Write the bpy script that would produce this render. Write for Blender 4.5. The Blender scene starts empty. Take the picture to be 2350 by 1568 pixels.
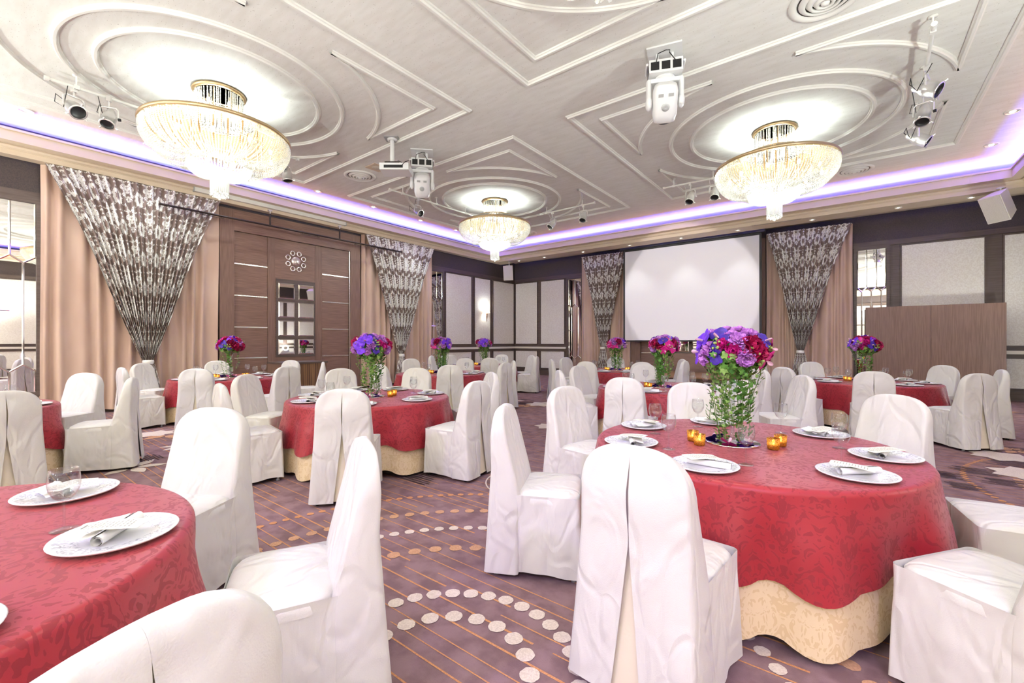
import bpy, math, random
from mathutils import Vector, Matrix, Euler
RND = random.Random(11)
SC = bpy.context.scene
COL = SC.collection
PI = math.pi
SIN, COS = math.sin, math.cos

# ------------------------------------------------------------------ mesh builder
class MB:
    def __init__(s):
        s.v = []; s.f = []; s.m = []; s.s = []; s.uv = []
    def add(s, vs, fs, mi=0, smooth=False, uvs=None):
        b = len(s.v); s.v += [tuple(p) for p in vs]
        for f in fs:
            s.f.append([b + i for i in f]); s.m.append(mi); s.s.append(smooth)
            s.uv.append([uvs[i] for i in f] if uvs else None)
        return s
    def box(s, c, d, mi=0, M=None):
        x, y, z = d[0]/2, d[1]/2, d[2]/2
        vs = [Vector((sx*x, sy*y, sz*z)) for sx in (-1, 1) for sy in (-1, 1) for sz in (-1, 1)]
        if M is not None: vs = [M @ p for p in vs]
        vs = [p + Vector(c) for p in vs]
        return s.add(vs, [(0,1,3,2),(4,6,7,5),(0,4,5,1),(2,3,7,6),(0,2,6,4),(1,5,7,3)], mi)
    def box2(s, a, b, mi=0):
        return s.box([(a[i]+b[i])/2 for i in range(3)], [abs(b[i]-a[i]) for i in range(3)], mi)
    def grid(s, fn, nu, nv, cu=False, mi=0, smooth=True, uvf=None):
        ku = nu if cu else nu + 1
        vs = []; uvs = [] if uvf else None
        for j in range(nv + 1):
            for i in range(ku):
                u, v = i / nu, j / nv
                vs.append(fn(u, v))
                if uvf: uvs.append(uvf(u, v))
        fs = []
        for j in range(nv):
            for i in range(nu):
                a = j*ku + i; b = j*ku + (i+1) % ku
                fs.append((a, b, b+ku, a+ku))
        return s.add(vs, fs, mi, smooth, uvs)
    def loft(s, loops, closed=True, mi=0, smooth=True, cap0=False, cap1=False):
        n = len(loops[0]); vs = [p for l in loops for p in l]; fs = []
        for j in range(len(loops)-1):
            for i in range(n if closed else n-1):
                a = j*n+i; b = j*n+(i+1) % n
                fs.append((a, b, b+n, a+n))
        s.add(vs, fs, mi, smooth)
        if cap0: s.add(loops[0], [tuple(range(n))[::-1]], mi, False)
        if cap1: s.add(loops[-1], [tuple(range(n))], mi, False)
        return s
    def lathe(s, prof, n=24, c=(0,0,0), M=None, mi=0, smooth=True):
        loops = []
        for r, z in prof:
            l = []
            for i in range(n):
                a = 2*PI*i/n; p = Vector((r*COS(a), r*SIN(a), z))
                if M is not None: p = M @ p
                l.append(p + Vector(c))
            loops.append(l)
        return s.loft(loops, True, mi, smooth)
    def tube(s, path, r, n=8, closed=False, mi=0, caps=True):
        path = [Vector(p) for p in path]; m = len(path); loops = []
        up = Vector((0, 0, 1)); prev = None
        for i in range(m):
            if closed: t = path[(i+1) % m] - path[i-1]
            else: t = path[min(i+1, m-1)] - path[max(i-1, 0)]
            t.normalize()
            a = prev if prev is not None else (up if abs(t.z) < .9 else Vector((1, 0, 0)))
            x = t.cross(a); 
            if x.length < 1e-6: x = t.orthogonal()
            x.normalize(); y = x.cross(t).normalized(); prev = y
            rr = r[i] if isinstance(r, (list, tuple)) else r
            loops.append([path[i] + x*rr*COS(2*PI*k/n) + y*rr*SIN(2*PI*k/n) for k in range(n)])
        if closed: loops.append(loops[0])
        return s.loft(loops, True, mi, True, caps and not closed, caps and not closed)
    def cyl(s, a, b, r, n=12, mi=0, r2=None):
        return s.tube([a, b], [r, r if r2 is None else r2], n, False, mi)
    def sphere(s, c, r, n=10, m=6, mi=0, sc=(1,1,1)):
        c = Vector(c)
        return s.grid(lambda u, v: c + Vector((sc[0]*r*SIN(PI*v)*COS(2*PI*u), sc[1]*r*SIN(PI*v)*SIN(2*PI*u), sc[2]*r*COS(PI*v))), n, m, True, mi)
    def octa(s, c, r, h, mi=0):
        x, y, z = c
        return s.add([(x,y,z+h),(x+r,y,z),(x,y+r,z),(x-r,y,z),(x,y-r,z),(x,y,z-h)],
                     [(0,1,2),(0,2,3),(0,3,4),(0,4,1),(5,2,1),(5,3,2),(5,4,3),(5,1,4)], mi)
    def mesh(s, name, mats):
        me = bpy.data.meshes.new(name)
        me.from_pydata(s.v, [], s.f)
        for m in (mats if isinstance(mats, (list, tuple)) else [mats]): me.materials.append(m)
        me.polygons.foreach_set('material_index', s.m)
        me.polygons.foreach_set('use_smooth', s.s)
        if any(u for u in s.uv):
            L = me.uv_layers.new(name='UVMap'); flat = []
            for f, u in zip(s.f, s.uv):
                for k in range(len(f)): flat += list(u[k]) if u else [0, 0]
            L.data.foreach_set('uv', flat)
        me.update()
        return me
    def build(s, name, mats, parent=None, loc=None, rz=None):
        return link(name, s.mesh(name, mats), parent, loc, rz)

def link(name, data, parent=None, loc=None, rz=None):
    o = bpy.data.objects.new(name, data); COL.objects.link(o)
    if parent is not None: o.parent = parent
    if loc is not None: o.location = loc
    if rz is not None: o.rotation_euler = (0, 0, rz)
    return o

def tag(o, label=None, cat=None, group=None, kind=None):
    for k, v in (('label', label), ('category', cat), ('group', group), ('kind', kind)):
        if v: o[k] = v
    return o
def empty(name, loc=(0,0,0), rz=0, label=None, cat=None, group=None, kind=None):
    o = link(name, None, None, loc, rz); o.empty_display_size = .05
    return tag(o, label, cat, group, kind)
def struct(o): o['kind'] = 'structure'; return o
KIDS = {}
def reg(root):
    """remember a thing's tree so copies can be made without searching"""
    def kids(o): return [(c, kids(c)) for c in o.children]
    KIDS[root.name] = kids(root); return root
def copy_tree(root, loc, rz=0, label=None, group=None, scale=None):
    r = root.copy(); COL.objects.link(r); r.location = loc; r.rotation_euler = (0, 0, rz)
    if scale: r.scale = scale
    if label: r['label'] = label
    if group: r['group'] = group
    def go(l, par):
        for c, kk in l:
            d = c.copy(); COL.objects.link(d); d.parent = par; go(kk, d)
    go(KIDS.get(root.name, []), r)
    return r

# ------------------------------------------------------------------ materials
def srgb(h):
    h = h.lstrip('#'); o = []
    for i in (0, 2, 4):
        c = int(h[i:i+2], 16)/255
        o.append(c/12.92 if c <= .04045 else ((c+.055)/1.055)**2.4)
    return (*o, 1)
class X:
    """tiny node-math wrapper"""
    def __init__(s, nt, o): s.nt = nt; s.o = o
    def _m(s, op, *a):
        n = s.nt.nodes.new('ShaderNodeMath'); n.operation = op
        for i, q in enumerate((s,) + a):
            if isinstance(q, X): s.nt.links.new(q.o, n.inputs[i])
            else: n.inputs[i].default_value = q
        return X(s.nt, n.outputs[0])
    def __add__(s, o): return s._m('ADD', o)
    def __sub__(s, o): return s._m('SUBTRACT', o)
    def __mul__(s, o): return s._m('MULTIPLY', o)
    def __truediv__(s, o): return s._m('DIVIDE', o)
    def abs(s): return s._m('ABSOLUTE')
    def mod(s, k): return s._m('FLOORED_MODULO', k)
    def sin(s): return s._m('SINE')
    def sqrt(s): return s._m('SQRT')
    def pw(s, k): return s._m('POWER', k)
    def mx(s, o): return s._m('MAXIMUM', o)
    def mn(s, o): return s._m('MINIMUM', o)
    def atan2(s, o): return s._m('ARCTAN2', o)
    def smooth(s, a, b):
        n = s.nt.nodes.new('ShaderNodeMapRange'); n.interpolation_type = 'SMOOTHSTEP'
        s.nt.links.new(s.o, n.inputs[0]); n.inputs[1].default_value = a; n.inputs[2].default_value = b
        return X(s.nt, n.outputs[0])
def comb(nt, x, y, z=0.0):
    n = nt.nodes.new('ShaderNodeCombineXYZ')
    for i, q in enumerate((x, y, z)):
        if isinstance(q, X): nt.links.new(q.o, n.inputs[i])
        else: n.inputs[i].default_value = q
    return n.outputs[0]
def noise(nt, vec, scale, detail=2, rough=.5, dist=0):
    n = nt.nodes.new('ShaderNodeTexNoise'); n.inputs['Scale'].default_value = scale
    n.inputs['Detail'].default_value = detail; n.inputs['Roughness'].default_value = rough; n.inputs['Distortion'].default_value = dist
    nt.links.new(vec, n.inputs['Vector']); return X(nt, n.outputs[0])
def mixc(nt, f, a, b):
    n = nt.nodes.new('ShaderNodeMix'); n.data_type = 'RGBA'
    for i, q in ((0, f), (6, a), (7, b)):
        if isinstance(q, X): nt.links.new(q.o, n.inputs[i])
        elif hasattr(q, 'is_output'): nt.links.new(q, n.inputs[i])
        else: n.inputs[i].default_value = q
    return n.outputs[2]
def coords(nt, kind='Object', scale=(1,1,1)):
    t = nt.nodes.new('ShaderNodeTexCoord'); mp = nt.nodes.new('ShaderNodeMapping')
    mp.inputs['Scale'].default_value = scale
    nt.links.new(t.outputs[kind], mp.inputs['Vector']); return mp.outputs[0]
def sep(nt, vec):
    n = nt.nodes.new('ShaderNodeSeparateXYZ'); nt.links.new(vec, n.inputs[0])
    return [X(nt, n.outputs[i]) for i in range(3)]
def bump(nt, b, h, strength=.3, dist=.01):
    n = nt.nodes.new('ShaderNodeBump'); n.inputs['Strength'].default_value = strength; n.inputs['Distance'].default_value = dist
    nt.links.new(h.o if isinstance(h, X) else h, n.inputs['Height']); nt.links.new(n.outputs[0], b.inputs['Normal'])
def mat(name, col, rough=.6, metal=0, spec=.5, bumps=None, sheen=0, emit=None, es=0, coat=0, trans=None):
    m = bpy.data.materials.new(name); m.use_nodes = True; nt = m.node_tree; b = nt.nodes['Principled BSDF']
    if isinstance(col, str): col = srgb(col)
    b.inputs['Base Color'].default_value = col; b.inputs['Roughness'].default_value = rough; b.inputs['Metallic'].default_value = metal
    b.inputs['Specular IOR Level'].default_value = spec; b.inputs['Sheen Weight'].default_value = sheen; b.inputs['Coat Weight'].default_value = coat
    if emit: b.inputs['Emission Color'].default_value = srgb(emit); b.inputs['Emission Strength'].default_value = es
    if bumps:
        sc, st, ds = bumps; bump(nt, b, noise(nt, coords(nt), sc, 3), st, ds)
    return m
def varied(name, c0, c1, scale, rough=.6, spec=.5, st=(1,1,1), bst=.2, bd=.004, detail=4, lo=.35, hi=.65, metal=0, sheen=0):
    """two-tone noise colour with matching bump, stretched by st"""
    m = mat(name, c0, rough, metal, spec, sheen=sheen); nt = m.node_tree; b = nt.nodes['Principled BSDF']
    n = noise(nt, coords(nt, 'Object', st), scale, detail)
    f = n.smooth(lo, hi)
    nt.links.new(mixc(nt, f, srgb(c0), srgb(c1)), b.inputs['Base Color'])
    if bst: bump(nt, b, n, bst, bd)
    return m
def glass(name, tint=(1,1,1,1), refl=.07):
    m = bpy.data.materials.new(name); m.use_nodes = True; nt = m.node_tree; nt.nodes.clear()
    o = nt.nodes.new('ShaderNodeOutputMaterial'); mx = nt.nodes.new('ShaderNodeMixShader'); t = nt.nodes.new('ShaderNodeBsdfTransparent')
    g = nt.nodes.new('ShaderNodeBsdfGlossy'); g.inputs['Roughness'].default_value = .03; t.inputs[0].default_value = tint
    fr = nt.nodes.new('ShaderNodeLayerWeight'); fr.inputs[0].default_value = .35
    k = X(nt, fr.outputs[1]).pw(2.3) * .65 + refl
    nt.links.new(k.o, mx.inputs[0]); nt.links.new(t.outputs[0], mx.inputs[1]); nt.links.new(g.outputs[0], mx.inputs[2]); nt.links.new(mx.outputs[0], o.inputs[0])
    return m

M = {}
M['ceiling'] = varied('brushed_plaster', '#f3f0ea', '#eae6de', 3.0, .8, .2, (1, 4, 1), .12, .004, 7, .25, .8)
nt = M['ceiling'].node_tree; b = nt.nodes['Principled BSDF']; lk = b.inputs['Base Color'].links[0]; src = lk.from_socket
pit = noise(nt, coords(nt, 'Object', (1, 2.2, 1)), 34, 3, .6).smooth(.655, .70)
nt.links.new(mixc(nt, pit * .55, src, srgb('#a89a8c')), b.inputs['Base Color'])
M['mould'] = mat('plaster_moulding', '#f1ede6', .55, spec=.3)
M['cornice'] = mat('painted_cornice', '#dcc7ae', .5, spec=.35)
M['darkwood'] = varied('dark_walnut', '#5f4f48', '#54443d', 6, .45, .4, (.4, .4, 6), .06, .002)
M['frieze'] = varied('dark_textured_frieze', '#554a47', '#4a4142', 60, .7, .2, (1, 1, 1), .2, .002)
M['veneer_h'] = varied('brown_veneer_horizontal', '#8a695b', '#755648', 5, .42, .4, (.5, .5, 22), .05, .001)
M['veneer_v'] = varied('brown_veneer_vertical', '#866759', '#735547', 5, .42, .4, (22, 22, .5), .05, .001)
M['stripewood'] = varied('striped_wood', '#8d6845', '#5f4330', 5, .4, .4, (9, 9, .15), .05, .001, 2, .42, .58)
M['fabricpanel'] = varied('cream_fabric_panel', '#f3ebe2', '#e6dbd0', 45, .9, .1, (1, 1, 1), .15, .002, 3)
M['rail'] = mat('cream_rail', '#eaded2', .45)
M['black'] = mat('black_plastic', '#141214', .5)
M['blackframe'] = mat('black_screen_border', '#2a2626', .6)
M['screen'] = mat('white_screen_cloth', '#f4eff0', .9, spec=.1)
M['white'] = mat('white_plastic', '#eeebea', .35)
M['whitemetal'] = mat('white_painted_metal', '#e9e4dd', .4)
M['grey'] = mat('grey_metal', '#b9b9b8', .4, .3)
M['chrome'] = mat('polished_steel', '#f2f0ee', .3, .8)
M['darkmetal'] = mat('dark_bronze_metal', '#3b302b', .4, .6)
M['mirror'] = mat('mirror_glass', '#f2efec', .015, 1.0)
M['bevel'] = mat('bevelled_mirror_strip', '#f7f5f3', .06, 1.0)
M['silver'] = mat('silver_strip', '#efe8e0', .22, 1.0)
M['brass'] = mat('polished_brass', '#cdb48c', .36, .9)
M['copper'] = mat('brown_bronze', '#7a5138', .35, .8)
M['speaker'] = mat('cream_speaker_case', '#e4dccb', .55)
M['grille'] = varied('speaker_grille', '#d9d0bf', '#c9bfae', 160, .7, .2, (1, 1, 1), .2, .002)
M['stagetop'] = varied('oak_stage_top', '#a9805a', '#936b49', 6, .45, .4, (.4, 8, 1), .05, .001)
M['stageskirt'] = mat('brown_pleated_skirt', '#5b483a', .85)
M['satin'] = None
M['glass'] = glass('clear_glass', (.97, .98, .985, 1))
M['vase'] = glass('vase_glass', (.95, .97, .97, 1), .08)
M['stem'] = mat('green_stem', '#5d7a35', .6)
M['berry'] = mat('green_berry', '#9db35a', .5)
M['shade'] = mat('lit_lamp_shade', '#fff2df', .8, emit='#fff0d8', es=2.2)
M['bulb'] = mat('lit_bulb', '#fff6e2', .3, emit='#fff0d2', es=14.0)
M['flame'] = mat('candle_flame', '#ffe2a8', .5, emit='#ffcf7a', es=14.0)
M['lamp'] = mat('lit_downlight_lamp', '#fff5e6', .3, emit='#fff1dd', es=7.0)

# white satin chair cover with soft wrinkles
m = mat('white_satin', '#ddd7ce', .42, spec=.35, sheen=.25); nt = m.node_tree; b = nt.nodes['Principled BSDF']
c = coords(nt, 'Object', (1, 1, .55)); 
vo = nt.nodes.new('ShaderNodeTexVoronoi'); vo.feature = 'DISTANCE_TO_EDGE'; vo.inputs['Scale'].default_value = 2.6
mpv = nt.nodes.new('ShaderNodeVectorMath'); mpv.operation = 'ADD'; nv = nt.nodes.new('ShaderNodeTexNoise'); nv.inputs['Scale'].default_value = 2.2; nt.links.new(c, nv.inputs['Vector'])
nt.links.new(c, mpv.inputs[0]); nt.links.new(nv.outputs[1], mpv.inputs[1]); nt.links.new(mpv.outputs[0], vo.inputs['Vector'])
cre = X(nt, vo.outputs['Distance']).smooth(0, .10)
h = noise(nt, c, 5, 2, .45, 1.2) * 1.6 + cre * .22 + noise(nt, coords(nt), 260, 1) * .03
bump(nt, b, h, .6, .03); M['satin'] = m
# inner pleat, a warmer cotton
M['pleat'] = mat('cream_cotton', '#eadcc0', .7, spec=.2, bumps=(14, .25, .01))
# carpet
m = varied('plum_carpet', '#96787a', '#806466', 7, .97, .05, (1, 1, 1), 0, 0, 5); nt = m.node_tree; b = nt.nodes['Principled BSDF']
bump(nt, b, noise(nt, coords(nt), 420, 2), .6, .006); M['carpet'] = m
def pile(n, c0, c1): 
    m = varied(n, c0, c1, 120, .97, .05, (1, 1, 1), .4, .005, 3); return m
M['c_stripe'] = pile('carpet_ochre', '#cf9268', '#bd8258')
M['c_dot'] = pile('carpet_cream', '#dccbbd', '#cdbaac')
M['c_peach'] = pile('carpet_peach', '#c99a7a', '#b98b6d')
M['c_dark'] = pile('carpet_charcoal', '#4e3f40', '#594747')

def uvxy(nt):
    t = nt.nodes.new('ShaderNodeUVMap'); t.uv_map = 'UVMap'
    return sep(nt, t.outputs[0])[:2]
def damask_mask(nt, u, v, w, h, sc=1.0):
    """mirrored scrollwork: wreath ring, leaf sprays and curls inside a w x h tile"""
    tx = (u / w).mod(1.0) - .5; ty = (v / h).mod(1.0)
    ax = tx.abs() * w; y = ty * h
    vec = comb(nt, ax, y)
    n1 = noise(nt, vec, 30/sc, 3, .6, 1.0); n2 = noise(nt, vec, 7.5/sc, 2, .5, .6)
    cy = y - .42*h
    th = cy.atan2(ax)
    r = ((ax*1.35)*(ax*1.35) + cy*cy).sqrt()
    ring = ((r - .20*h).abs() + (th*9.0).sin()*(.018*h) + (n1 - .5)*(.16*h)).smooth(.07*h, .055*h)
    ex = ax - w*.5; ey = y - .90*h; r2 = (ex*ex + ey*ey).sqrt(); th2 = ey.atan2(ex)
    curl = ((r2 - .10*h).abs() + (th2*7.0).sin()*(.015*h) + (n1-.5)*(.12*h)).smooth(.04*h, .025*h)
    leaf = n2.smooth(.49, .505) * n1.smooth(.40, .45) * (r - .30*h).smooth(0, .02*h)
    return ring.mx(curl).mx(leaf)
# silver damask over-curtain
m = mat('silver_damask', '#63524a', .5); nt = m.node_tree; b = nt.nodes['Principled BSDF']
u, v = uvxy(nt); k = damask_mask(nt, u, v, .56, .58)
nt.links.new(mixc(nt, k, srgb('#857067'), srgb('#fbf6f0')), b.inputs['Base Color'])
nt.links.new((k * -.15 + .5).o, b.inputs['Roughness']); nt.links.new((k*.12).o, b.inputs['Metallic'])
M['swag'] = m
M['drape'] = varied('peach_drape_cloth', '#d2b29e', '#c8a692', 3, .55, .3, (1, 1, .3), 0, 0, 2, sheen=.3)
# red and cream damask table linen
def linen(name, c0, c1, r0, r1, sheen):
    m = mat(name, c0, r0, spec=.4, sheen=sheen); nt = m.node_tree; b = nt.nodes['Principled BSDF']
    u, v = uvxy(nt)
    tx = (u / .30).mod(1.0) - .5; vec = comb(nt, tx.abs()*.30, v)
    n1 = noise(nt, vec, 13, 1, .4, 2.2); n2 = noise(nt, vec, 40, 2, .5, .8); k = ((n1*17.0 + n2*3.5).sin()).smooth(.15, .5)
    nt.links.new(mixc(nt, k, srgb(c0), srgb(c1)), b.inputs['Base Color'])
    nt.links.new((k*(r1-r0) + r0).o, b.inputs['Roughness']); bump(nt, b, k, .12, .002)
    return m
M['red'] = linen('red_damask_linen', '#9c1f29', '#871822', .42, .6, .12)
M['cream'] = linen('cream_damask_linen', '#ecd2a8', '#e0c292', .45, .6, .1)
# crystal beads: clear and milky, they scatter the bulbs' light
def crystal(name, OPAC, GLOS):
  m = bpy.data.materials.new(name); m.use_nodes = True; nt = m.node_tree; nt.nodes.clear()
  o = nt.nodes.new('ShaderNodeOutputMaterial'); a = nt.nodes.new('ShaderNodeMixShader'); b2 = nt.nodes.new('ShaderNodeMixShader'); ad = nt.nodes.new('ShaderNodeMixShader')
  t = nt.nodes.new('ShaderNodeBsdfTransparent'); g = nt.nodes.new('ShaderNodeBsdfGlossy'); g.inputs['Roughness'].default_value = .12
  d = nt.nodes.new('ShaderNodeBsdfDiffuse'); d.inputs[0].default_value = (.9, .88, .82, 1); tl = nt.nodes.new('ShaderNodeBsdfTranslucent'); tl.inputs[0].default_value = (.92, .9, .84, 1)
  ad.inputs[0].default_value = .6; nt.links.new(d.outputs[0], ad.inputs[1]); nt.links.new(tl.outputs[0], ad.inputs[2])
  a.inputs[0].default_value = GLOS; nt.links.new(ad.outputs[0], a.inputs[1]); nt.links.new(g.outputs[0], a.inputs[2])
  b2.inputs[0].default_value = OPAC; nt.links.new(t.outputs[0], b2.inputs[1]); nt.links.new(a.outputs[0], b2.inputs[2]); nt.links.new(b2.outputs[0], o.inputs[0])
  return m
M['bead'] = crystal('crystal_bead', .55, .4)
M['crownbead'] = crystal('crown_crystal_bead', .75, .3)
# gold speckled glass of the votives: tinted, half see-through, the flame shows inside
m = bpy.data.materials.new('gold_speckled_glass'); m.use_nodes = True; nt = m.node_tree; nt.nodes.clear()
o = nt.nodes.new('ShaderNodeOutputMaterial'); a = nt.nodes.new('ShaderNodeMixShader'); a2 = nt.nodes.new('ShaderNodeMixShader')
t = nt.nodes.new('ShaderNodeBsdfTransparent'); t.inputs[0].default_value = (1, .78, .42, 1)
tl = nt.nodes.new('ShaderNodeBsdfTranslucent'); tl.inputs[0].default_value = (1, .72, .35, 1)
g = nt.nodes.new('ShaderNodeBsdfGlossy'); g.inputs[0].default_value = srgb('#d9a557'); g.inputs['Roughness'].default_value = .22
k = noise(nt, coords(nt), 140, 2).smooth(.46, .56)
a2.inputs[0].default_value = .5; nt.links.new(tl.outputs[0], a2.inputs[1]); nt.links.new(g.outputs[0], a2.inputs[2])
nt.links.new((k*-.6 + .85).o, a.inputs[0]); nt.links.new(t.outputs[0], a.inputs[1]); nt.links.new(a2.outputs[0], a.inputs[2]); nt.links.new(a.outputs[0], o.inputs[0])
M['votive'] = m
# plate: white porcelain with a silver leaf border
m = mat('white_porcelain', '#f4f2f2', .18, spec=.5); nt = m.node_tree; b = nt.nodes['Principled BSDF']
x, y, z = sep(nt, coords(nt)); r = (x*x + y*y).sqrt()
n = noise(nt, coords(nt), 60, 2, .5, 1.5)
k = n.smooth(.5, .56) * r.smooth(.085, .1) * r.smooth(.158, .15)
nt.links.new(mixc(nt, k, srgb('#f4f2f2'), srgb('#d6d6da')), b.inputs['Base Color']); nt.links.new((k*.3).o, b.inputs['Metallic'])
M['plate'] = m
M['napkin'] = mat('white_napkin_cloth', '#f6f2ec', .7, bumps=(60, .2, .003))
M['card'] = mat('cream_card', '#f7f2e2', .6)
M['ink'] = mat('grey_print', '#9a958c', .8)
def petal(n, c0, c1):
    m = varied(n, c0, c1, 30, .5, .3, (1,1,1), .15, .003, 3); m.node_tree.nodes['Principled BSDF'].inputs['Subsurface Weight'].default_value = 0
    return m
M['purple'] = petal('purple_petal', '#7d38dc', '#5520b0')
M['magenta'] = petal('magenta_petal', '#e0309a', '#b8166c')
M['crimson'] = petal('crimson_petal', '#c01e58', '#8f1240')
M['lilac'] = petal('lilac_petal', '#dd9be2', '#c277cf')
M['violet'] = petal('deep_violet_petal', '#48279c', '#331a78')
M['yellow'] = mat('flower_eye', '#e9c0c8', .6)
M['leaf'] = petal('ivy_leaf', '#5f8f3c', '#3f6f2a')
M['leaf2'] = petal('pale_ivy_leaf', '#8fb05c', '#6f9646')
CROWN, BOWL, EBLUE, ERED, SOF, COV, LAV, PROJ, FILL_UP, FILL_PT, EXPO = 20, 140, 22, 2.2, 22, 50, 400, 560, 1000, 16, 0.82
# ================================================================== the room
XL, XR, YB, YF, ZC = -11.38, 3.43, 14.91, -9.0, 5.05
CHX, CHY = (-7.42, -1.06), (8.86, 2.50, -3.86)

# ---- floor with the carpet's woven pattern
fl = MB(); fl.box2((XL, YF, -.1), (XR, YB, 0), 0)
def poly(pts, mi, z): fl.add([(x, y, z) for x, y in pts], [tuple(range(len(pts)))], mi)
def dot(x, y, r, mi):
    n = 22; poly([(x + r*(1+RND.uniform(-.06, .06))*COS(2*PI*i/n), y + r*(1+RND.uniform(-.06, .06))*SIN(2*PI*i/n)) for i in range(n)], mi, .003)
def arcs(cx, cy, spec):
    for r, n, d, mi, a0, a1 in spec:
        for i in range(n):
            a = 2*PI*i/n
            if a0 <= math.degrees(a) % 360 <= a1: dot(cx + r*COS(a), cy + r*SIN(a), d, mi)
RINGS = [(.37, 20, .042, 2, 0, 360), (.57, 36, .040, 2, 0, 360), (1.09, 52, .040, 3, 0, 360), (1.40, 84, .034, 2, 0, 360), (1.72, 92, .036, 3, 0, 360), (2.10, 150, .026, 1, 0, 360)]
y = -3.0
while y < YB:
    x = XL + RND.uniform(0, .5); w = RND.choice((.009, .009, .012))
    while x < XR:
        L = RND.choice((.35, .6, 1.1, 1.9, 2.6)) * RND.uniform(.8, 1.2); x1 = min(x+L, XR); yy = y + RND.uniform(-.008, .008)
        fl.add([(x, yy-w*.3, .0015), (x1, yy-w*.5, .0015), (x1, yy+w*.5, .0015), (x, yy+w*.3, .0015)], [(0, 1, 2, 3)], 1)
        x = x1 + RND.choice((.12, .3, .7)) * RND.uniform(.5, 1.3)
    y += RND.choice((.075, .09, .11, .13))
for cx, cy in ((-1.335, 1.24), (-5.9, 11.9), (3.0, 6.2), (-9.6, -.9)): arcs(cx, cy, RINGS)
def leaf_shape(x, y, L, W, a, mi, z):
    n = 9; top = []; bot = []
    for i in range(n+1):
        t = i/n; h = W*SIN(PI*t**.8)
        top.append((t*L, h)); bot.append((t*L, -h))
    poly([(x + p*COS(a) - q*SIN(a), y + p*SIN(a) + q*COS(a)) for p, q in top + bot[::-1][1:-1]], mi, z)
def spray(x, y, s, mi, k=6):
    for i in range(k):
        a = 2*PI*i/k + RND.uniform(-.25, .25); leaf_shape(x + .05*s*COS(a), y + .05*s*SIN(a), s*RND.uniform(.26, .36), s*.075, a, mi, .004 + .0004*RND.random())
def blossom(x, y, s):
    for i in range(7):
        a = 2*PI*i/7 + RND.uniform(-.1, .1); leaf_shape(x, y, s*.34, s*.13, a, 2, .0045 + .0002*i)
    dot(x, y, s*.07, 3)
def hatch(x, y, s):
    for i in range(9):
        yy = y + s*(i-4)*.035; L = s*RND.uniform(.1, .22); xx = x + RND.uniform(-.05, .05)*s
        fl.add([(xx-L, yy-.008, .005), (xx+L, yy-.006, .005), (xx+L, yy+.006, .005), (xx-L, yy+.008, .005)], [(0, 1, 2, 3)], 4)
for cx, cy, n in ((-3.35, 3.1, 9), (-2.35, 4.55, 12), (-3.2, 6.3, 9), (-3.4, 8.4, 10), (-5.4, 7.8, 9), (-5.6, 10.9, 10), (-4.0, 12.0, 8), (1.2, 6.6, 10), (2.3, 7.6, 8), (.9, 4.4, 4), (-7.7, 2.1, 5), (-8.9, 6.0, 8), (-1.2, 10.6, 9), (1.8, 12.8, 7), (-9.9, 11.5, 7), (-7.0, 12.5, 8), (1.7, 2.4, 5), (-6.6, 1.4, 4), (-9.0,.9,5)):
    for i in range(n):
        a, r = RND.uniform(0, 2*PI), RND.uniform(.1, 1.0); x, y = cx + r*1.1*COS(a), cy + r*.8*SIN(a)
        if not (XL + .6 < x < XR - .6 and y < YB - .6): continue
        if math.hypot(x+1.335, y-1.24) < 2.35: continue
        t = RND.random()
        if t < .34: spray(x, y, RND.uniform(.6, 1.1), RND.choice((2, 3, 3)))
        elif t < .55: blossom(x, y, RND.uniform(.7, 1.2))
        else: hatch(x, y, RND.uniform(.7, 1.2))
# curling stems beside the dotted rings
for cx, cy, r, a0, a1 in ((-2.75, 2.85, .62, -20, 70), (-2.4, 3.5, .5, 150, 260), (-2.0, 4.3, .45, 20, 120)):
    pts = [(cx + r*COS(math.radians(a)), cy + r*SIN(math.radians(a))) for a in range(a0, a1, 8)]
    inn = [(cx + (r-.014)*COS(math.radians(a)), cy + (r-.014)*SIN(math.radians(a))) for a in range(a0, a1, 8)]
    for i in range(len(pts)-1): poly([pts[i], pts[i+1], inn[i+1], inn[i]], 2, .0055)
struct(fl.build('floor', [M['carpet'], M['c_stripe'], M['c_dot'], M['c_peach'], M['c_dark']]))

# ---- ceiling and its mouldings
c = MB(); c.box2((XL-.1, YF-.1, ZC), (XR+.1, YB+.1, ZC+.12)); struct(c.build('ceiling', M['ceiling']))
def moulding(mb, pts, closed, w=.062, h=.032):
    """a half-round plaster bead swept along pts under the ceiling, mitred"""
    n = len(pts); pts = [Vector((p[0], p[1], 0)) for p in pts]; loops = []
    prof = [(-.5, 0), (-.46, .45), (-.3, .55), (-.18, 1), (.18, 1), (.3, .55), (.46, .45), (.5, 0)]
    for i in range(n):
        a = pts[i-1] if (i or closed) else None; b = pts[(i+1) % n] if (i < n-1 or closed) else None
        d0 = (pts[i]-a).normalized() if a is not None else (b-pts[i]).normalized()
        d1 = (b-pts[i]).normalized() if b is not None else d0
        nn = Vector((-(d0+d1).y, (d0+d1).x, 0)).normalized(); k = 1/max(.35, nn.dot(Vector((-d0.y, d0.x, 0))))
        loops.append([pts[i] + nn*(p*w*k) + Vector((0, 0, ZC - q*h)) for p, q in prof])
    if closed: loops.append(loops[0])
    m2 = [[l[j] for j in range(len(prof))] for l in loops]
    mb.loft(m2, False, 0, False)
tr = MB()
def circ(cx, cy, r, a0=0, a1=360, n=72): return [(cx + r*COS(math.radians(a0 + (a1-a0)*i/n)), cy + r*SIN(math.radians(a0 + (a1-a0)*i/n))) for i in range(n + (0 if a1-a0 == 360 else 1))]
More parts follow.
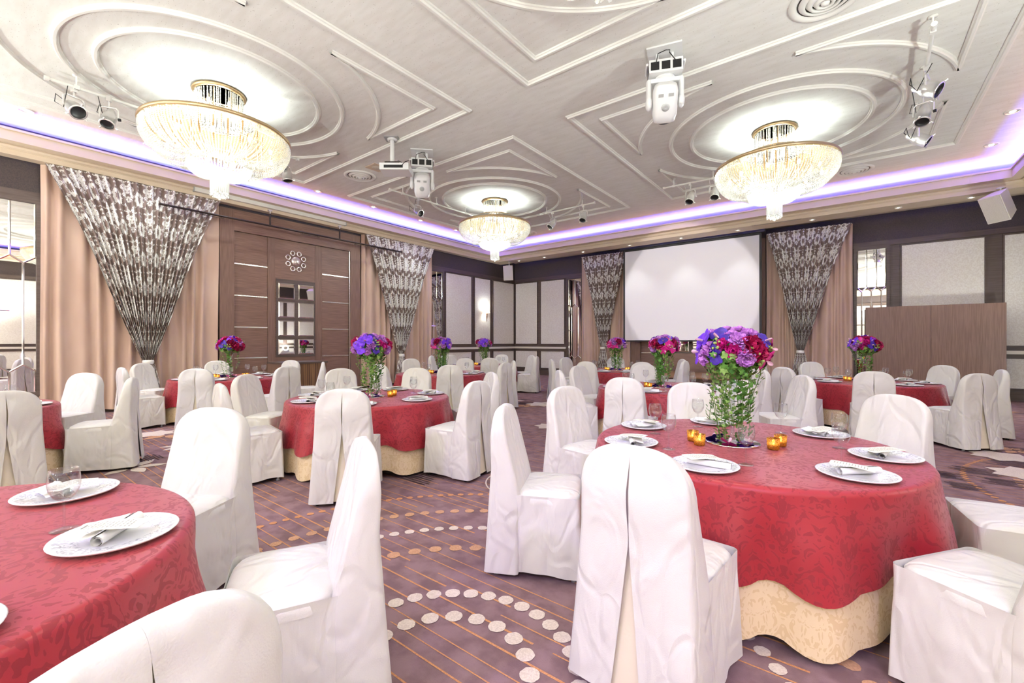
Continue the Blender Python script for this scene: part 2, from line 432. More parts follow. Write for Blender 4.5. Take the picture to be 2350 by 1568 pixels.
for cx in CHX:
    for cy in CHY:
        moulding(tr, circ(cx, cy, 1.34), True, .075, .045); moulding(tr, circ(cx, cy, 1.70), True, .075, .045)
        q = 2.6; moulding(tr, [(cx-q, cy-q), (cx+q, cy-q), (cx+q, cy+q), (cx-q, cy+q)], True, .085, .045)
        for sx, sy in ((1, 1), (-1, 1), (-1, -1), (1, -1)):
            p, e = 2.2, .5
            moulding(tr, [(cx+sx*p, cy+sy*e), (cx+sx*p, cy+sy*p), (cx+sx*e, cy+sy*p)], False, .075, .04)
            a = math.degrees(math.atan2(e, p)); base = math.degrees(math.atan2(sy, sx))
            moulding(tr, circ(cx, cy, math.hypot(p, e), base-45+a, base+45-a, 24), False, .075, .04)
struct(tr.build('trim_2', M['mould']))

# ---- cornice ring with the hidden cove behind its lip
OL, OB, OR_, OF = 0, 1.31, .39, 0
prof = [(.26, 4.49), (.26, 4.575), (.272, 4.58), (.272, 4.586), (.30, 4.60), (.315, 4.63), (.30, 4.645), (.30, 4.66), (.33, 4.665), (.33, 4.68), (.35, 4.69), (.39, 4.73), (.415, 4.765), (.42, 4.775), (.44, 4.78), (.455, 4.79), (.48, 4.82), (.51, 4.825), (.51, 4.86), (.48, 4.86), (.48, 4.66), (.0, 4.64)]
loops = []
def ring(o, z, l=OL, b=OB, r=OR_, f=OF): return [(XL+l+o, YF+f+o, z), (XR-r-o, YF+f+o, z), (XR-r-o, YB-b-o, z), (XL+l+o, YB-b-o, z)]
inner = ring(.05, 4.49, 0, .95, .15, 0)
rings = [ring(.05, 4.64, 0, .95, .15, 0), inner] + [ring(o, z) for o, z in prof[:-1]] + [ring(.05, 4.64, 0, .95, .15, 0)]
co = MB()
for i in range(4):
    co.loft([[r[i], r[(i+1) % 4]] for r in rings], False, 0, False)
co.box2((XL+.05, YB-.96, 4.68), (XR-.2, YB, 4.70)); co.box2((XR-.3, YF, 4.64), (XR, YB, 4.66))
struct(co.build('trim_1', M['cornice']))

# ---- helpers that draw on a wall: local X runs along it, -Y comes out of it
def panel_frames(mb, spans, z0, z1, mi, out=.012):
    for a, b in spans: mb.box2((a, -out, z0), (b, .0, z1), mi)

def wall(name, length0, length1, loc, rz):
    mb = MB(); mb.box2((length0, 0, 0), (length1, .12, ZC), 0)
    mb.box2((length0, -.004, 3.98), (length1, 0, ZC-.01), 1)
    mb.box2((length0, -.022, 3.86), (length1, 0, 3.98), 0); mb.box2((length0, -.03, 3.845), (length1, 0, 3.86), 0)
    return struct(mb.build(name, [M['darkwood'], M['frieze']], None, loc, rz))
WL = wall('wall_left', YF, YB, (XL, 0, 0), PI/2)
WB = wall('wall_back', XL, XR, (0, YB, 0), 0)
WR = wall('wall_right', -YB, -YF, (XR, 0, 0), -PI/2)
WF = wall('wall_front', -XR, -XL, (0, YF, 0), PI)

def clad(parent, spans, rail_spans, stiles=None):
    """cream panels above and below a dado rail, dark stiles between"""
    for a, b in spans:
        for z0, z1 in ((1.265, 3.80), (.29, .965)):
            mb = MB(); mb.box2((a, -.012, z0), (b, .01, z1), 0); mb.build('fabric_panel', M['fabricpanel'], parent)
            fr = MB()
            for p, q in (((a-.03, z0-.03), (a, z1+.03)), ((b, z0-.03), (b+.03, z1+.03)), ((a, z0-.03), (b, z0)), ((a, z1), (b, z1+.03))):
                fr.box2((p[0], -.03, p[1]), (q[0], 0, q[1]))
            fr.build('panel_frame', M['darkwood'], parent)
    for a, b in rail_spans:
        mb = MB(); mb.box2((a, -.04, 1.07), (b, 0, 1.15), 0); mb.build('dado_rail', M['rail'], parent)
clad(WL, [(10.87, 12.19), (12.38, 13.28), (13.47, 14.82), (-2.2, -.45), (-4.2, -2.4), (-6.2, -4.4), (-8.4, -6.4)], [(10.8, 14.9), (-8.9, -.35)])
clad(WB, [(-11.31, -10.21), (-10.02, -8.92), (1.02, 2.47), (2.79, 3.35)], [(-11.36, -8.84), (.95, 3.4)])
clad(WR, [(-14.2, -12.2), (-12.0, -10.0), (-9.8, -7.8), (-7.6, -5.6), (-5.4, -3.4), (-3.2, -1.2), (-1.0, 1.0), (1.2, 3.2), (3.4, 5.4), (5.6, 8.6)], [(-14.8, 8.9)])
clad(WF, [(-3.2, -1.2), (-1.0, 1.0), (1.2, 3.2), (3.4, 5.4), (5.6, 7.6), (7.8, 9.8), (10.0, 11.2)], [(-3.4, 11.3)])
for nm, P, spans in (('baseboard_left', WL, [(10.75, 14.9), (-8.95, 1.05)]), ('baseboard_back', WB, [(-11.36, -8.1), (.03, 3.4)]), ('baseboard_right', WR, [(-14.9, 8.9)]), ('baseboard_front', WF, [(-3.4, 11.3)])):
    mb = MB()
    for a, b in spans: mb.box2((a, -.035, 0), (b, 0, .2), 0); mb.box2((a, -.028, .2), (b, 0, .225), 0)
    o = mb.build(nm, M['darkwood']); o.location = P.location; o.rotation_euler = P.rotation_euler; struct(o)

# ---- bevelled wall mirrors
def wall_mirror(base, rz, a, b, z0, z1, label, cols):
    t = empty('wall_mirror', base, rz, label, 'mirror', 'mirrors set in the dark walling')
    mb = MB(); mb.box2((a, -.02, z0), (b, .0, z1)); mb.build('mirror_glass', M['mirror'], t)
    fr = MB(); w = .07
    for p, q in (((a-w, z0-w), (a, z1+w)), ((b, z0-w), (b+w, z1+w)), ((a, z0-w), (b, z0)), ((a, z1), (b, z1+w))): fr.box2((p[0], -.05, p[1]), (q[0], 0, q[1]))
    fr.build('mirror_frame', M['darkwood'], t)
    bv = MB(); step = (b-a)/cols
    def strip(x0, zz0, x1, zz1, w=.016):
        d = Vector((x1-x0, 0, zz1-zz0)).normalized(); n = Vector((-d.z, 0, d.x))*w
        p, q = Vector((x0, -.02, zz0)), Vector((x1, -.02, zz1)); k = Vector((0, -.008, 0))
        bv.add([p-n, p+k, p+n, q-n, q+k, q+n], [(0, 1, 4, 3), (1, 2, 5, 4)])
    za, zb = z0 + .70*(z1-z0), z0 + .13*(z1-z0); zm = z0 + .43*(z1-z0)
    for i in range(cols+1):
        x = min(max(a + step*i, a+.012), b-.012)
        strip(x, za+.06, x, z1-.01)
        if i < cols:
            xm = a + step*(i+.5)
            strip(a+step*i, za+.06, xm, za-.06); strip(xm, za-.06, a+step*(i+1), za+.06); strip(xm, za-.06, xm, zb+.06)
            strip(a+step*i, zb-.06, xm, zb+.06); strip(xm, zb+.06, a+step*(i+1), zb-.06)
            if i % 2 == 0: strip(xm-step*.5, zm, xm+step*.5, zm, .01)
        strip(x, z0+.01, x, zb-.06)
    bv.build('bevel_strip', M['bevel'], t)
LB, BB = (XL, 0, 0), (0, YB, 0)
wall_mirror(LB, PI/2, -.25, .99, .47, 3.78, 'tall wall mirror cut off by the left edge, beside the largest silver swag curtain', 4)
wall_mirror(LB, PI/2, 10.17, 10.69, .47, 3.78, 'narrow wall mirror between the second silver swag curtain and the cream corner panels', 2)
wall_mirror(BB, 0, -8.73, -8.15, .3, 3.78, 'narrow wall mirror between cream panels and the curtain left of the screen', 2)
wall_mirror(BB, 0, .12, .72, .3, 3.78, 'narrow wall mirror behind the upper left corner of the wheeled wooden divider', 3)

# ---- wooden double doors, one in each wall
def door_unit(name, base, rz, a, b, sc=1.0):
    t = struct(empty(name, base, rz)); W = b-a
    def X_(u): return a + (u-3.8)/(7.39-3.8)*W
    mb = MB(); mb.box2((a, -.10, 0), (X_(4.1), 0, 4.42)); mb.box2((X_(7.08), -.10, 0), (b, 0, 4.42)); mb.build('door_jamb', M['veneer_v'], t)
    mb = MB(); mb.box2((X_(4.1), -.10, 3.93), (X_(7.08), 0, 4.42)); mb.build('door_head', M['veneer_h'], t)
    for p, q, m in ((4.10, 4.85, 'veneer_h'), (6.25, 7.04, 'veneer_h')):
        mb = MB(); mb.box2((X_(p), -.045, .02), (X_(q), 0, 3.92)); d = mb.build('door_panel', M[m], t)
        for z in (.97, 1.70, 2.44, 3.18):
            s = MB(); s.box2((X_(p)+.005, -.056, z-.014), (X_(q)-.005, -.045, z+.014)); s.build('silver_strip', M['silver'], d)
    mb = MB(); mb.box2((X_(4.855), -.055, .02), (X_(6.05), 0, 3.92)); mid = mb.build('centre_panel', M['veneer_h'], t)
    mb = MB(); mb.box2((X_(6.06), -.05, .02), (X_(6.245), 0, 3.92)); mb.box2((X_(4.852), -.065, .02), (X_(5.02), 0, 3.92)); mb.build('door_stile', M['veneer_v'], t)
    mb = MB(); mb.box2((X_(7.045), -.075, .02), (X_(7.08), -.0, 3.92)); mb.build('metal_edge', M['silver'], t)
    # eight bevelled mirror panes in a grid
    g = MB(); x0, x1, z0, z1 = X_(5.05), X_(6.045), .97, 2.93
    zs = [1.03 + i*.47 for i in range(4)]; cols = ((X_(5.10), X_(5.50)), (X_(5.60), X_(6.01)))
    g.box2((x0, -.07, z0), (x1, -.05, z1)); g.build('pane_frame', M['darkwood'], t)
    for z in zs:
        for p, q in cols:
            k = MB(); zt = z+.39; e = .025
            k.box2((p+e, -.083, z+e), (q-e, -.07, zt-e), 0)
            A = [(p, -.071, z), (q, -.071, z), (q, -.071, zt), (p, -.071, zt)]; B_ = [(p+e, -.083, z+e), (q-e, -.083, z+e), (q-e, -.083, zt-e), (p+e, -.083, zt-e)]
            k.add(A+B_, [(0, 1, 5, 4), (1, 2, 6, 5), (2, 3, 7, 6), (3, 0, 4, 7)], 1); k.build('mirror_pane', [M['mirror'], M['bevel']], t)
    cx = (X_(5.54)); cz = 3.42
    Mx = Matrix.Rotation(PI/2, 4, 'X')
    e = MB(); e.lathe([(0, .03), (.105, .03), (.115, .02), (.12, 0)], 28, (cx, -.055, cz), Mx)
    em = e.build('flower_emblem', M['silver'], t)
    for i in range(8):
        an = 2*PI*i/8 + PI/8; rr = MB(); c0 = (cx + .215*COS(an), -.055, cz + .215*SIN(an))
        rr.lathe([(.04, 0), (.042, .018), (.066, .018), (.068, 0)], 22, c0, Mx); rr.build('emblem_ring', M['silver'], em)
    return t
door_unit('door_1', LB, PI/2, 3.80, 7.39)
door_unit('door_2', BB, 0, -6.15, -2.0)

# ---- curtains: plain drapes and gathered damask swags
def drape(base, rz, a, b, z0, z1, off, label, seed):
    r = random.Random(seed); n = int((b-a)/.19); ph = [r.uniform(-.5, .5) for _ in range(40)]
    def fn(u, v):
        t = u*n + .35*SIN(u*9+seed) + .2*SIN(u*23); i = int(t) % 40; amp = .05*(.6 + .5*v) * (1 + .4*SIN(1.7*i + seed))
        d = SIN(2*PI*t) * amp + .025*SIN(2*PI*t*.31 + seed) * v
        return Vector((a + (b-a)*u + .012*SIN(5*v + t), min(-off + d, -.02), z1 + (z0-z1)*v))
    mb = MB(); mb.grid(fn, n*10, 14); o = mb.build('drape_curtain', M['drape'], None, base, rz)
    return tag(o, label, 'curtain', 'peach drapes behind the swags')
def swag(base, rz, a, b, zt, ztie, xc, off, label, seed, zfloor=.03):
    r = random.Random(seed); t = empty('swag_curtain', base, rz, label, 'curtain', 'silver damask swag curtains')
    nf = max(14, int((b-a)/.115)); W = b-a
    def edge(s, v):  # s=0 left, 1 right
        xa = a if s == 0 else b; xt = xc + (-.075 if s == 0 else .075)
        return xa + (xt-xa)*(v + .035*SIN(PI*v) + .02*SIN(2*PI*v))
    H = zt-ztie
    def fn(u, v):
        x0, x1 = edge(0, v), edge(1, v); x = x0 + (x1-x0)*u
        w = (x1-x0)/W; amp = .042*(.8 + .5*(1-w)) * (1 if v < .93 else (1-v)/.07*.6 + .4)
        d = SIN(2*PI*nf*u + .9*SIN(7*u+seed)) * amp + .012*SIN(2*PI*nf*u*.37 + 3*v)
        belly = .10*SIN(PI*v)*SIN(PI*u)
        sag = .0 if v < .9 else -.02*SIN(PI*u)*(v-.9)*10
        return Vector((x, -off - belly + d, zt - H*v + sag))
    mb = MB(); mb.grid(fn, nf*8, 34, uvf=lambda u, v: (u*W*1.55, -v*H)); mb.build('damask_drape', M['swag'], t)
    def tail(u, v):
        w = .10 + .16*v**.8; th = (u-.5)*2
        d = SIN(2*PI*7*u)*(.02 + .03*v)
        return Vector((xc + th*w, -off - .05*(1-th*th) + d - .02, ztie - .03 - (ztie-.03-zfloor)*v))
    mb = MB(); mb.grid(tail, 56, 14, uvf=lambda u, v: (u*W*1.2, -H - v*ztie)); mb.build('gathered_tail', M['swag'], t)
    mb = MB(); mb.grid(lambda u, v: Vector((xc + .088*COS(2*PI*u)*(1+.1*SIN(PI*v)), -off - .03 + .075*SIN(2*PI*u)*(1+.1*SIN(PI*v)), ztie + .035 - .085*v)), 24, 5, True); mb.build('tieback', M['swag'], t)
    return t
drape(LB, PI/2, 1.03, 3.77, .06, 4.48, .11, 'wide peach drape behind the largest silver swag curtain', 1)
swag(LB, PI/2, 1.06, 3.75, 4.47, .96, 2.48, .29, 'largest silver damask swag curtain, between mirror and wooden door', 11)
drape(LB, PI/2, 7.43, 10.12, .06, 4.48, .11, 'peach drape behind the swag curtain to the right of the wooden door', 2)
swag(LB, PI/2, 7.44, 10.08, 4.47, .94, 8.70, .29, 'silver damask swag curtain on the far side of the wooden door', 12)
drape(BB, 0, -8.1, -6.16, .06, 4.53, .11, 'peach drape showing at the left edge of the white screen', 3)
swag(BB, 0, -8.02, -6.2, 4.52, 1.13, -7.12, .29, 'silver damask swag curtain partly hidden by the left edge of the screen', 13)
drape(BB, 0, -1.97, .04, .06, 4.50, .11, 'peach drape between the white screen and the wheeled divider', 4)
swag(BB, 0, -1.95, .02, 4.49, 1.08, -1.12, .29, 'silver damask swag curtain just right of the white screen', 14)

# ---- projection screen, stage, divider, counter
t = empty('projection_screen', (0, 14.2, 0), 0, 'big white projection screen hanging from the soffit above the stage', 'screen')
mb = MB(); mb.box2((-6.10, -.004, 1.40), (-2.07, .004, 4.40)); mb.build('white_surface', M['screen'], t)
mb = MB(); mb.box2((-6.16, -.006, 1.36), (-6.10, .002, 4.46)); mb.box2((-2.07, -.006, 1.36), (-2.01, .002, 4.46)); mb.box2((-6.1, -.006, 4.40), (-2.07, .002, 4.46)); mb.build('black_border', M['blackframe'], t)
mb = MB(); mb.tube([(-6.2, 0, 1.375), (-1.97, 0, 1.375)], .022, 10); mb.build('bottom_bar', M['blackframe'], t)
mb = MB(); mb.box2((-6.25, -.09, 4.46), (-1.92, .09, 4.66)); mb.build('screen_housing', M['blackframe'], t)
t = empty('stage_platform', (-4.3, 13.42, 0), 0, 'low oak-topped stage with brown pleated skirt under the projection screen', 'stage')
mb = MB(); mb.box2((-2.5, -1.15, .36), (2.5, 1.13, .395)); mb.build('platform_top', M['stagetop'], t)
mb = MB(); P = [(-2.48, 1.12), (-2.48, -1.12), (2.48, -1.12), (2.48, 1.12)]
path = []
for i in range(3):
    p, q = Vector(P[i]), Vector(P[i+1]); L = (q-p).length; n = int(L/.04)
    for j in range(n): path.append(p + (q-p)*(j/n))
def sk(u, v):
    i = min(int(u*(len(path)-1)), len(path)-1); p = path[i]; k = 1 + (.010 if i % 4 < 2 else -.004)*(.4+.6*v)
    return Vector((p.x*k, p.y*k, .36 - .35*v))
mb.grid(sk, len(path)-1, 3, smooth=False); mb.build('pleated_skirt', M['stageskirt'], t)
t = empty('wheeled_divider', (1.505, 14.40, 0), 0, 'tall brown wooden divider on wheels standing at the right of the hall', 'divider')
for s in (-1, 1):
    mb = MB(); mb.box2((min(s*.003, s*1.215), -.03, .10), (max(s*.003, s*1.215), .03, 2.225)); mb.build('veneer_panel', M['veneer_v'], t)
    ft = MB(); ft.box2((s*.95-.025, -.28, .07), (s*.95+.025, .28, .11)); f = ft.build('foot_bar', M['darkmetal'], t)
    for yy in (-.25, .25):
        w = MB(); w.tube([(s*.95-.015, yy, .035), (s*.95+.015, yy, .035)], .035, 14); w.build('caster', M['chrome'], f)
t = empty('wooden_counter', (-10.28, 5.08, 0), 0, 'low striped wooden counter standing before the double door', 'counter')
mb = MB(); mb.box2((-.36, -.51, .06), (.36, .51, .85)); mb.build('counter_body', M['stripewood'], t)
mb = MB(); mb.box2((-.38, -.53, .85), (.38, .53, .89)); mb.build('counter_top', M['darkwood'], t)
mb = MB(); mb.box2((-.33, -.48, 0), (.33, .48, .06)); mb.build('plinth', M['black'], t)
mb = MB(); mb.box2((-.375, -.525, .06), (-.365, .525, .85)); mb.box2((-.36, -.52, .06), (.36, -.511, .85)); mb.build('side_panel', M['veneer_v'], t)

# ---- retracted screen casing and dark pipe over the left door, sconce, speakers
t = empty('screen_casing', (XL+.30, 5.02, 4.62), PI/2, 'long white retracted screen casing fixed to the cornice above the wooden door', 'screen')
mb = MB(); mb.box2((-1.76, -.04, -.055), (1.76, .04, .055)); mb.build('casing', M['whitemetal'], t)
mb = MB(); mb.box2((-1.78, -.045, -.06), (-1.76, .045, .06)); mb.box2((1.76, -.045, -.06), (1.78, .045, .06)); mb.build('end_cap', M['grey'], t)
t = empty('hanging_pipe', (XL+.42, 5.63, 4.12), PI/2, 'dark brown pipe hung by brackets in front of the wooden door head', 'pipe')
mb = MB(); mb.tube([(-3.0, 0, 0), (3.0, 0, 0)], .022, 10); mb.build('pipe', M['darkmetal'], t)
for x in (-.88, .92):
    mb = MB(); mb.tube([(x, 0, 0), (x, 0, .28)], .022, 8); b_ = mb.build('hanger', M['darkmetal'], t)
    mb = MB(); mb.tube([(x, 0, .28), (x, 0, .36)], .01, 8); mb.lathe([(.0, .365), (.05, .365), (.05, .352), (.0, .345)], 14, (x, 0, 0)); mb.build('hook', M['chrome'], b_)
for x in (-2.1, .1, 1.6):
    mb = MB(); mb.tube([(x-.25, 0, -.045), (x+.25, 0, -.045)], .007, 6); mb.tube([(x-.2, 0, -.045), (x-.2, 0, 0)], .006, 6); mb.tube([(x+.2, 0, -.045), (x+.2, 0, 0)], .006, 6); mb.build('safety_rod', M['darkmetal'], t)
t = empty('wall_sconce', (XL+.01, 12.83, 2.42), PI/2, 'lit wall sconce with small white shade on the cream corner panel', 'wall lamp')
mb = MB(); mb.lathe([(0, 0), (.055, 0), (.06, -.012), (.045, -.03), (.0, -.035)], 18, (-.02, 0, 0), Matrix.Rotation(-PI/2, 4, 'X') @ Matrix.Scale(-1, 4, (0,0,1))); mb.build('wall_plate', M['copper'], t)
mb = MB(); mb.tube([(-.02, -.02, 0), (.02, -.10, -.03), (.08, -.14, 0), (.10, -.14, .06)], .008, 8); mb.build('arm', M['copper'], t)
mb = MB(); mb.lathe([(.0, -.30), (.012, -.27), (.026, -.10), (.02, -.02), (.032, .0), (.012, .03), (.012, .06)], 14, (.10, -.14, 0)); mb.build('finial', M['copper'], t)
mb = MB(); mb.lathe([(.115, .06), (.055, .21)], 24, (.10, -.14, 0)); mb.build('lamp_shade', M['shade'], t)
def speaker(loc, yaw, tilt, label, up):
    t = empty('loudspeaker', loc, yaw, label, 'speaker'); Mt = Matrix.Rotation(tilt, 4, 'X')
    mb = MB(); f = [(-.19, -.17, -.28), (.19, -.17, -.28), (.19, -.17, .28), (-.19, -.17, .28)]; r_ = [(-.11, .17, -.2), (.11, .17, -.2), (.11, .17, .28), (-.11, .17, .28)]
    mb.add([Mt @ Vector(p) for p in f + r_], [(0, 1, 2, 3), (5, 4, 7, 6), (0, 4, 5, 1), (1, 5, 6, 2), (2, 6, 7, 3), (3, 7, 4, 0)]); mb.build('speaker_case', M['speaker'], t)
    mb = MB(); mb.box((0, 0, 0), (.35, .012, .53), 0); 
    for i, p in enumerate(mb.v): mb.v[i] = tuple(Mt @ (Vector(p) + Vector((0, -.176, 0))))
    mb.build('grille', M['grille'], t)
    mb = MB(); mb.tube([(0, .02, .2), (0, .02, up)], .014, 8); mb.lathe([(0, up), (.07, up), (.07, up-.012), (0, up-.015)], 16, (0, .02, 0)); mb.tube([(-.12, .02, .26), (0, .02, .3), (.12, .02, .26)], .009, 6); mb.build('bracket', M['whitemetal'], t)
speaker((-10.62, 13.55, 4.06), math.radians(26), math.radians(14), 'small cream loudspeaker hanging in the far corner above the cream wall panels', .43)
speaker((2.40, 13.15, 4.12), math.radians(-44), math.radians(28), 'cream loudspeaker hanging from the soffit at the upper right corner', .37)
# ================================================================== things on the ceiling
# ---- chandeliers
def make_chandelier():
    t = empty('crystal_chandelier', (0, 0, ZC), 0)
    r = random.Random(5); Z = lambda z: z - ZC
    mb = MB(); mb.lathe([(0, 0), (.335, 0), (.345, -.03), (.32, -.05), (.30, -.05)], 48); mb.build('canopy', M['brass'], t)
    def strand(mb, pts, bead, gap):
        pts = [Vector(p) for p in pts]; acc = 0.0
        for a, b in zip(pts, pts[1:]):
            L = (b-a).length; s = -acc
            while True:
                s += gap
                if s > L: break
                p = a + (b-a)*(s/L); mb.octa(p, bead*r.uniform(.85, 1.15), bead*1.25)
            acc = L - (s-gap)
    # crown: straight strands round the lamp, then a sloping tier out to the rim
    mb = MB(); n = 58
    for i in range(n):
        a = 2*PI*i/n + r.uniform(-.07, .07); strand(mb, [(.30*COS(a), .30*SIN(a), Z(5.0)), (.29*COS(a), .29*SIN(a), Z(4.66))], .0105*r.uniform(.8, 1.5), .021)
    for i in range(56):
        a = 2*PI*i/56; strand(mb, [(.30*COS(a), .30*SIN(a), Z(4.70)), (.45*COS(a), .45*SIN(a), Z(4.64))], .011, .024); strand(mb, [(.46*COS(a), .46*SIN(a), Z(4.62)), (.90*COS(a), .90*SIN(a), Z(4.44))], .011, .028)
    tag(mb.build('crown_crystals', M['crownbead'], t), kind='stuff')
    for nm, R_, z, rr in (('neck_ring', .465, 4.63, .013), ('rim_ring', .925, 4.41, .030), ('inner_ring', .39, 4.06, .016)):
        mb = MB(); mb.tube([(R_*COS(2*PI*i/56), R_*SIN(2*PI*i/56), Z(z)) for i in range(56)], rr, 8, True); mb.build(nm, M['brass'], t)
    mb = MB()
    for i in range(8):
        a = 2*PI*i/8; mb.tube([(.28*COS(a), .28*SIN(a), Z(5.0)), (.28*COS(a), .28*SIN(a), Z(4.66)), (.92*COS(a), .92*SIN(a), Z(4.42))], .008, 5); mb.tube([(.90*COS(a), .90*SIN(a), Z(4.41)), (.76*COS(a), .76*SIN(a), Z(4.14)), (.39*COS(a), .39*SIN(a), Z(4.06))], .007, 5)
    mb.build('frame', M['brass'], t)
    mb = MB(); mb.lathe([(.44, Z(4.605)), (.70, Z(4.50)), (.90, Z(4.405))], 48); mb.build('added_light_baffle', M['brass'], t)  # hidden dish added to keep the bowl lamp's light off the ceiling
    mb = MB()
    for i in range(26):
        a = 2*PI*i/26; q = .36 if i % 2 else .55; mb.tube([(q*COS(a), q*SIN(a), Z(4.56 if i % 2 else 4.52)), (q*COS(a), q*SIN(a), Z(4.10 if i % 2 else 4.16))], .011, 5)
    mb.build('gold_rods', M['brass'], t)
    # big bowl of bead chains, scalloped underneath
    mb = MB(); n = 140
    for i in range(n):
        a = 2*PI*i/n; lob = abs(SIN(a*4)); pts = [(.93, 4.39), (.935, 4.33)]
        for k in range(1, 13):
            ang = k/12*PI/2; pts.append((.935 - .53*(1-COS(ang)), 4.33 - (.34 + .06*lob)*SIN(ang)))
        pts.append((.39, 4.02 - .04*lob)); jit = r.uniform(-.012, .012)
        strand(mb, [(p*COS(a), p*SIN(a), Z(z)+jit) for p, z in pts], .0138, .0255)
    tag(mb.build('bowl_crystals', M['bead'], t), kind='stuff')
    mb = MB(); n = 96
    for i in range(n):
        a = 2*PI*i/n; strand(mb, [(.93*COS(a), .93*SIN(a), Z(4.375)), (.93*COS(a), .93*SIN(a), Z(4.34))], .016, .03)
    n = 66
    for i in range(n):
        a = 2*PI*i/n; lob = abs(SIN(a*3)); pts = [(.395, 4.05), (.42, 3.99)]
        for k in range(1, 9):
            ang = k/8*PI/2; pts.append((.42 - .30*(1-COS(ang)), 3.96 - (.13 + .06*lob)*SIN(ang)))
        strand(mb, [(p*COS(a), p*SIN(a), Z(z)) for p, z in pts], .0125, .024)
    tag(mb.build('lower_bowl_crystals', M['bead'], t), kind='stuff')
    mb = MB(); n = 26
    for i in range(n):
        a = 2*PI*i/n; p = (.112*COS(a), .112*SIN(a))
        mb.tube([(*p, Z(3.86)), (*p, Z(3.56))], .011, 5); mb.sphere((*p, Z(3.545 - .012*(i % 3))), .016, 6, 4)
    for i in range(10):
        a = 2*PI*i/10; mb.sphere((.06*COS(a), .06*SIN(a), Z(3.51)), .018, 6, 4)
    mb.sphere((0, 0, Z(3.49)), .028, 8, 6)
    tag(mb.build('stem_crystals', M['bead'], t), kind='stuff')
    for R_, z, k, off in ((.70, 4.22, 10, 0), (.22, 3.98, 4, .4), (.18, 4.86, 4, .2)):
        for i in range(k):
            a = 2*PI*i/k + off; mb = MB(); mb.sphere((0, 0, 0), .03, 10, 6, 0, (.8, .8, 1.3)); mb.cyl((0, 0, .035), (0, 0, .09), .012, 8, 1)
            mb.build('bulb', [M['bulb'], M['brass']], t, (R_*COS(a), R_*SIN(a), Z(z)))
    return reg(t)
CH = make_chandelier()
names = {(0, 1): 'crystal chandelier largest in view, over the middle table at upper left', (0, 0): 'smallest crystal chandelier, hanging over the far corner tables', (1, 0): 'crystal chandelier at right, hanging in front of the white screen', (1, 1): 'crystal chandelier almost wholly above the top edge of the frame'}
first = True
for i, cx0 in enumerate(CHX):
    for j, cy0 in enumerate(CHY):
        cx, cy = (cx0, cy0) if (i, j) != (1, 1) else (-1.19, 2.46)
        lab = names.get((i, j), 'crystal chandelier hanging in the rear part of the hall, %s row' % ('first' if i else 'second'))
        if first: CH.location = (cx, cy, ZC); tag(CH, lab, 'chandelier', 'ballroom chandeliers'); first = False
        else: o = copy_tree(CH, (cx, cy, ZC), .3*i + .2*j, lab, 'ballroom chandeliers'); o['category'] = 'chandelier'

# ---- round air diffusers, downlights, speaker plate
def make_diffuser():
    t = empty('air_diffuser', (0, 0, ZC)); mb = MB(); mb.lathe([(.34, 0), (.335, -.02), (.30, -.03), (.27, -.012), (.26, 0)], 40); mb.build('outer_ring', M['mould'], t)
    for R_, d in ((.21, .035), (.145, .05), (.085, .06)):
        mb = MB(); mb.lathe([(R_+.035, -.006), (R_, -d), (R_-.03, -d+.004), (R_-.01, -.004)], 36); mb.build('cone_ring', M['mould'], t)
    mb = MB(); mb.lathe([(.26, -.003), (0, -.003)], 36); mb.build('duct_plate', M['darkmetal'], t)
    mb = MB(); mb.lathe([(.05, -.02), (.035, -.065), (0, -.07)], 20); mb.build('centre_cone', M['mould'], t)
    return reg(t)
DF = make_diffuser(); g = 'round ceiling air diffusers'
for k, (x, y, lab) in enumerate(((-8.65, 5.66, 'round ceiling air diffuser just left of the hanging projector'), (-.22, 5.80, 'large round ceiling air diffuser cut off by the top edge'),
        (.06, 12.0, 'round ceiling air diffuser beside the blue cove behind the chandelier in front of the screen'), (-8.72, 12.1, 'small round ceiling air diffuser behind the farthest chandelier'))):
    if k == 0: DF.location = (x, y, ZC); tag(DF, lab, 'air vent', g)
    else: o = copy_tree(DF, (x, y, ZC), 0, lab, g); o['category'] = 'air vent'
def make_downlight(r, lampm):
    t = empty('downlight', (0, 0, ZC)); mb = MB(); mb.lathe([(r*1.3, 0), (r*1.28, -.012), (r*1.02, -.016), (r, -.004)], 28); mb.build('trim_ring', M['whitemetal'], t)
    mb = MB(); mb.lathe([(r*1.0, -.006), (r*.72, -.003), (r*.5, -.002)], 24); mb.build('reflector', M['chrome'], t)
    mb = MB(); mb.lathe([(r*.5, -.004), (r*.3, -.014), (0, -.018)], 16); mb.build('lamp', M[lampm], t)
    return reg(t)
DL = make_downlight(.078, 'lamp'); first = True
cov = [(-10.41, .80, 'recessed downlight in the blue cove left of the largest chandelier'), (-10.41, 2.36, 'recessed downlight in the blue cove mostly behind the largest chandelier'), (-10.36, 5.61, 'recessed downlight in the blue cove above the wooden double door'),
       (-10.36, 7.19, 'recessed downlight in the blue cove left of the second moving head lamp'), (-10.37, 8.86, 'recessed downlight in the blue cove under the dark stage lamp'), (-10.36, 10.36, 'recessed downlight in the blue cove near the farthest chandelier'), (-10.37, 3.97, 'recessed downlight in the blue cove hidden behind the largest chandelier rim'),
       (2.05, 10.47, 'recessed downlight in the blue cove at the upper right edge'), (2.08, 12.0, 'recessed downlight in the blue cove near the corner above the cream loudspeaker')]
for x, y, lab in cov:
    if first: DL.location = (x, y, ZC); tag(DL, lab, 'downlight', 'cove downlights'); first = False
    else: o = copy_tree(DL, (x, y, ZC), 0, lab, 'cove downlights'); o['category'] = 'downlight'
SD = make_downlight(.055, 'lamp'); first = True
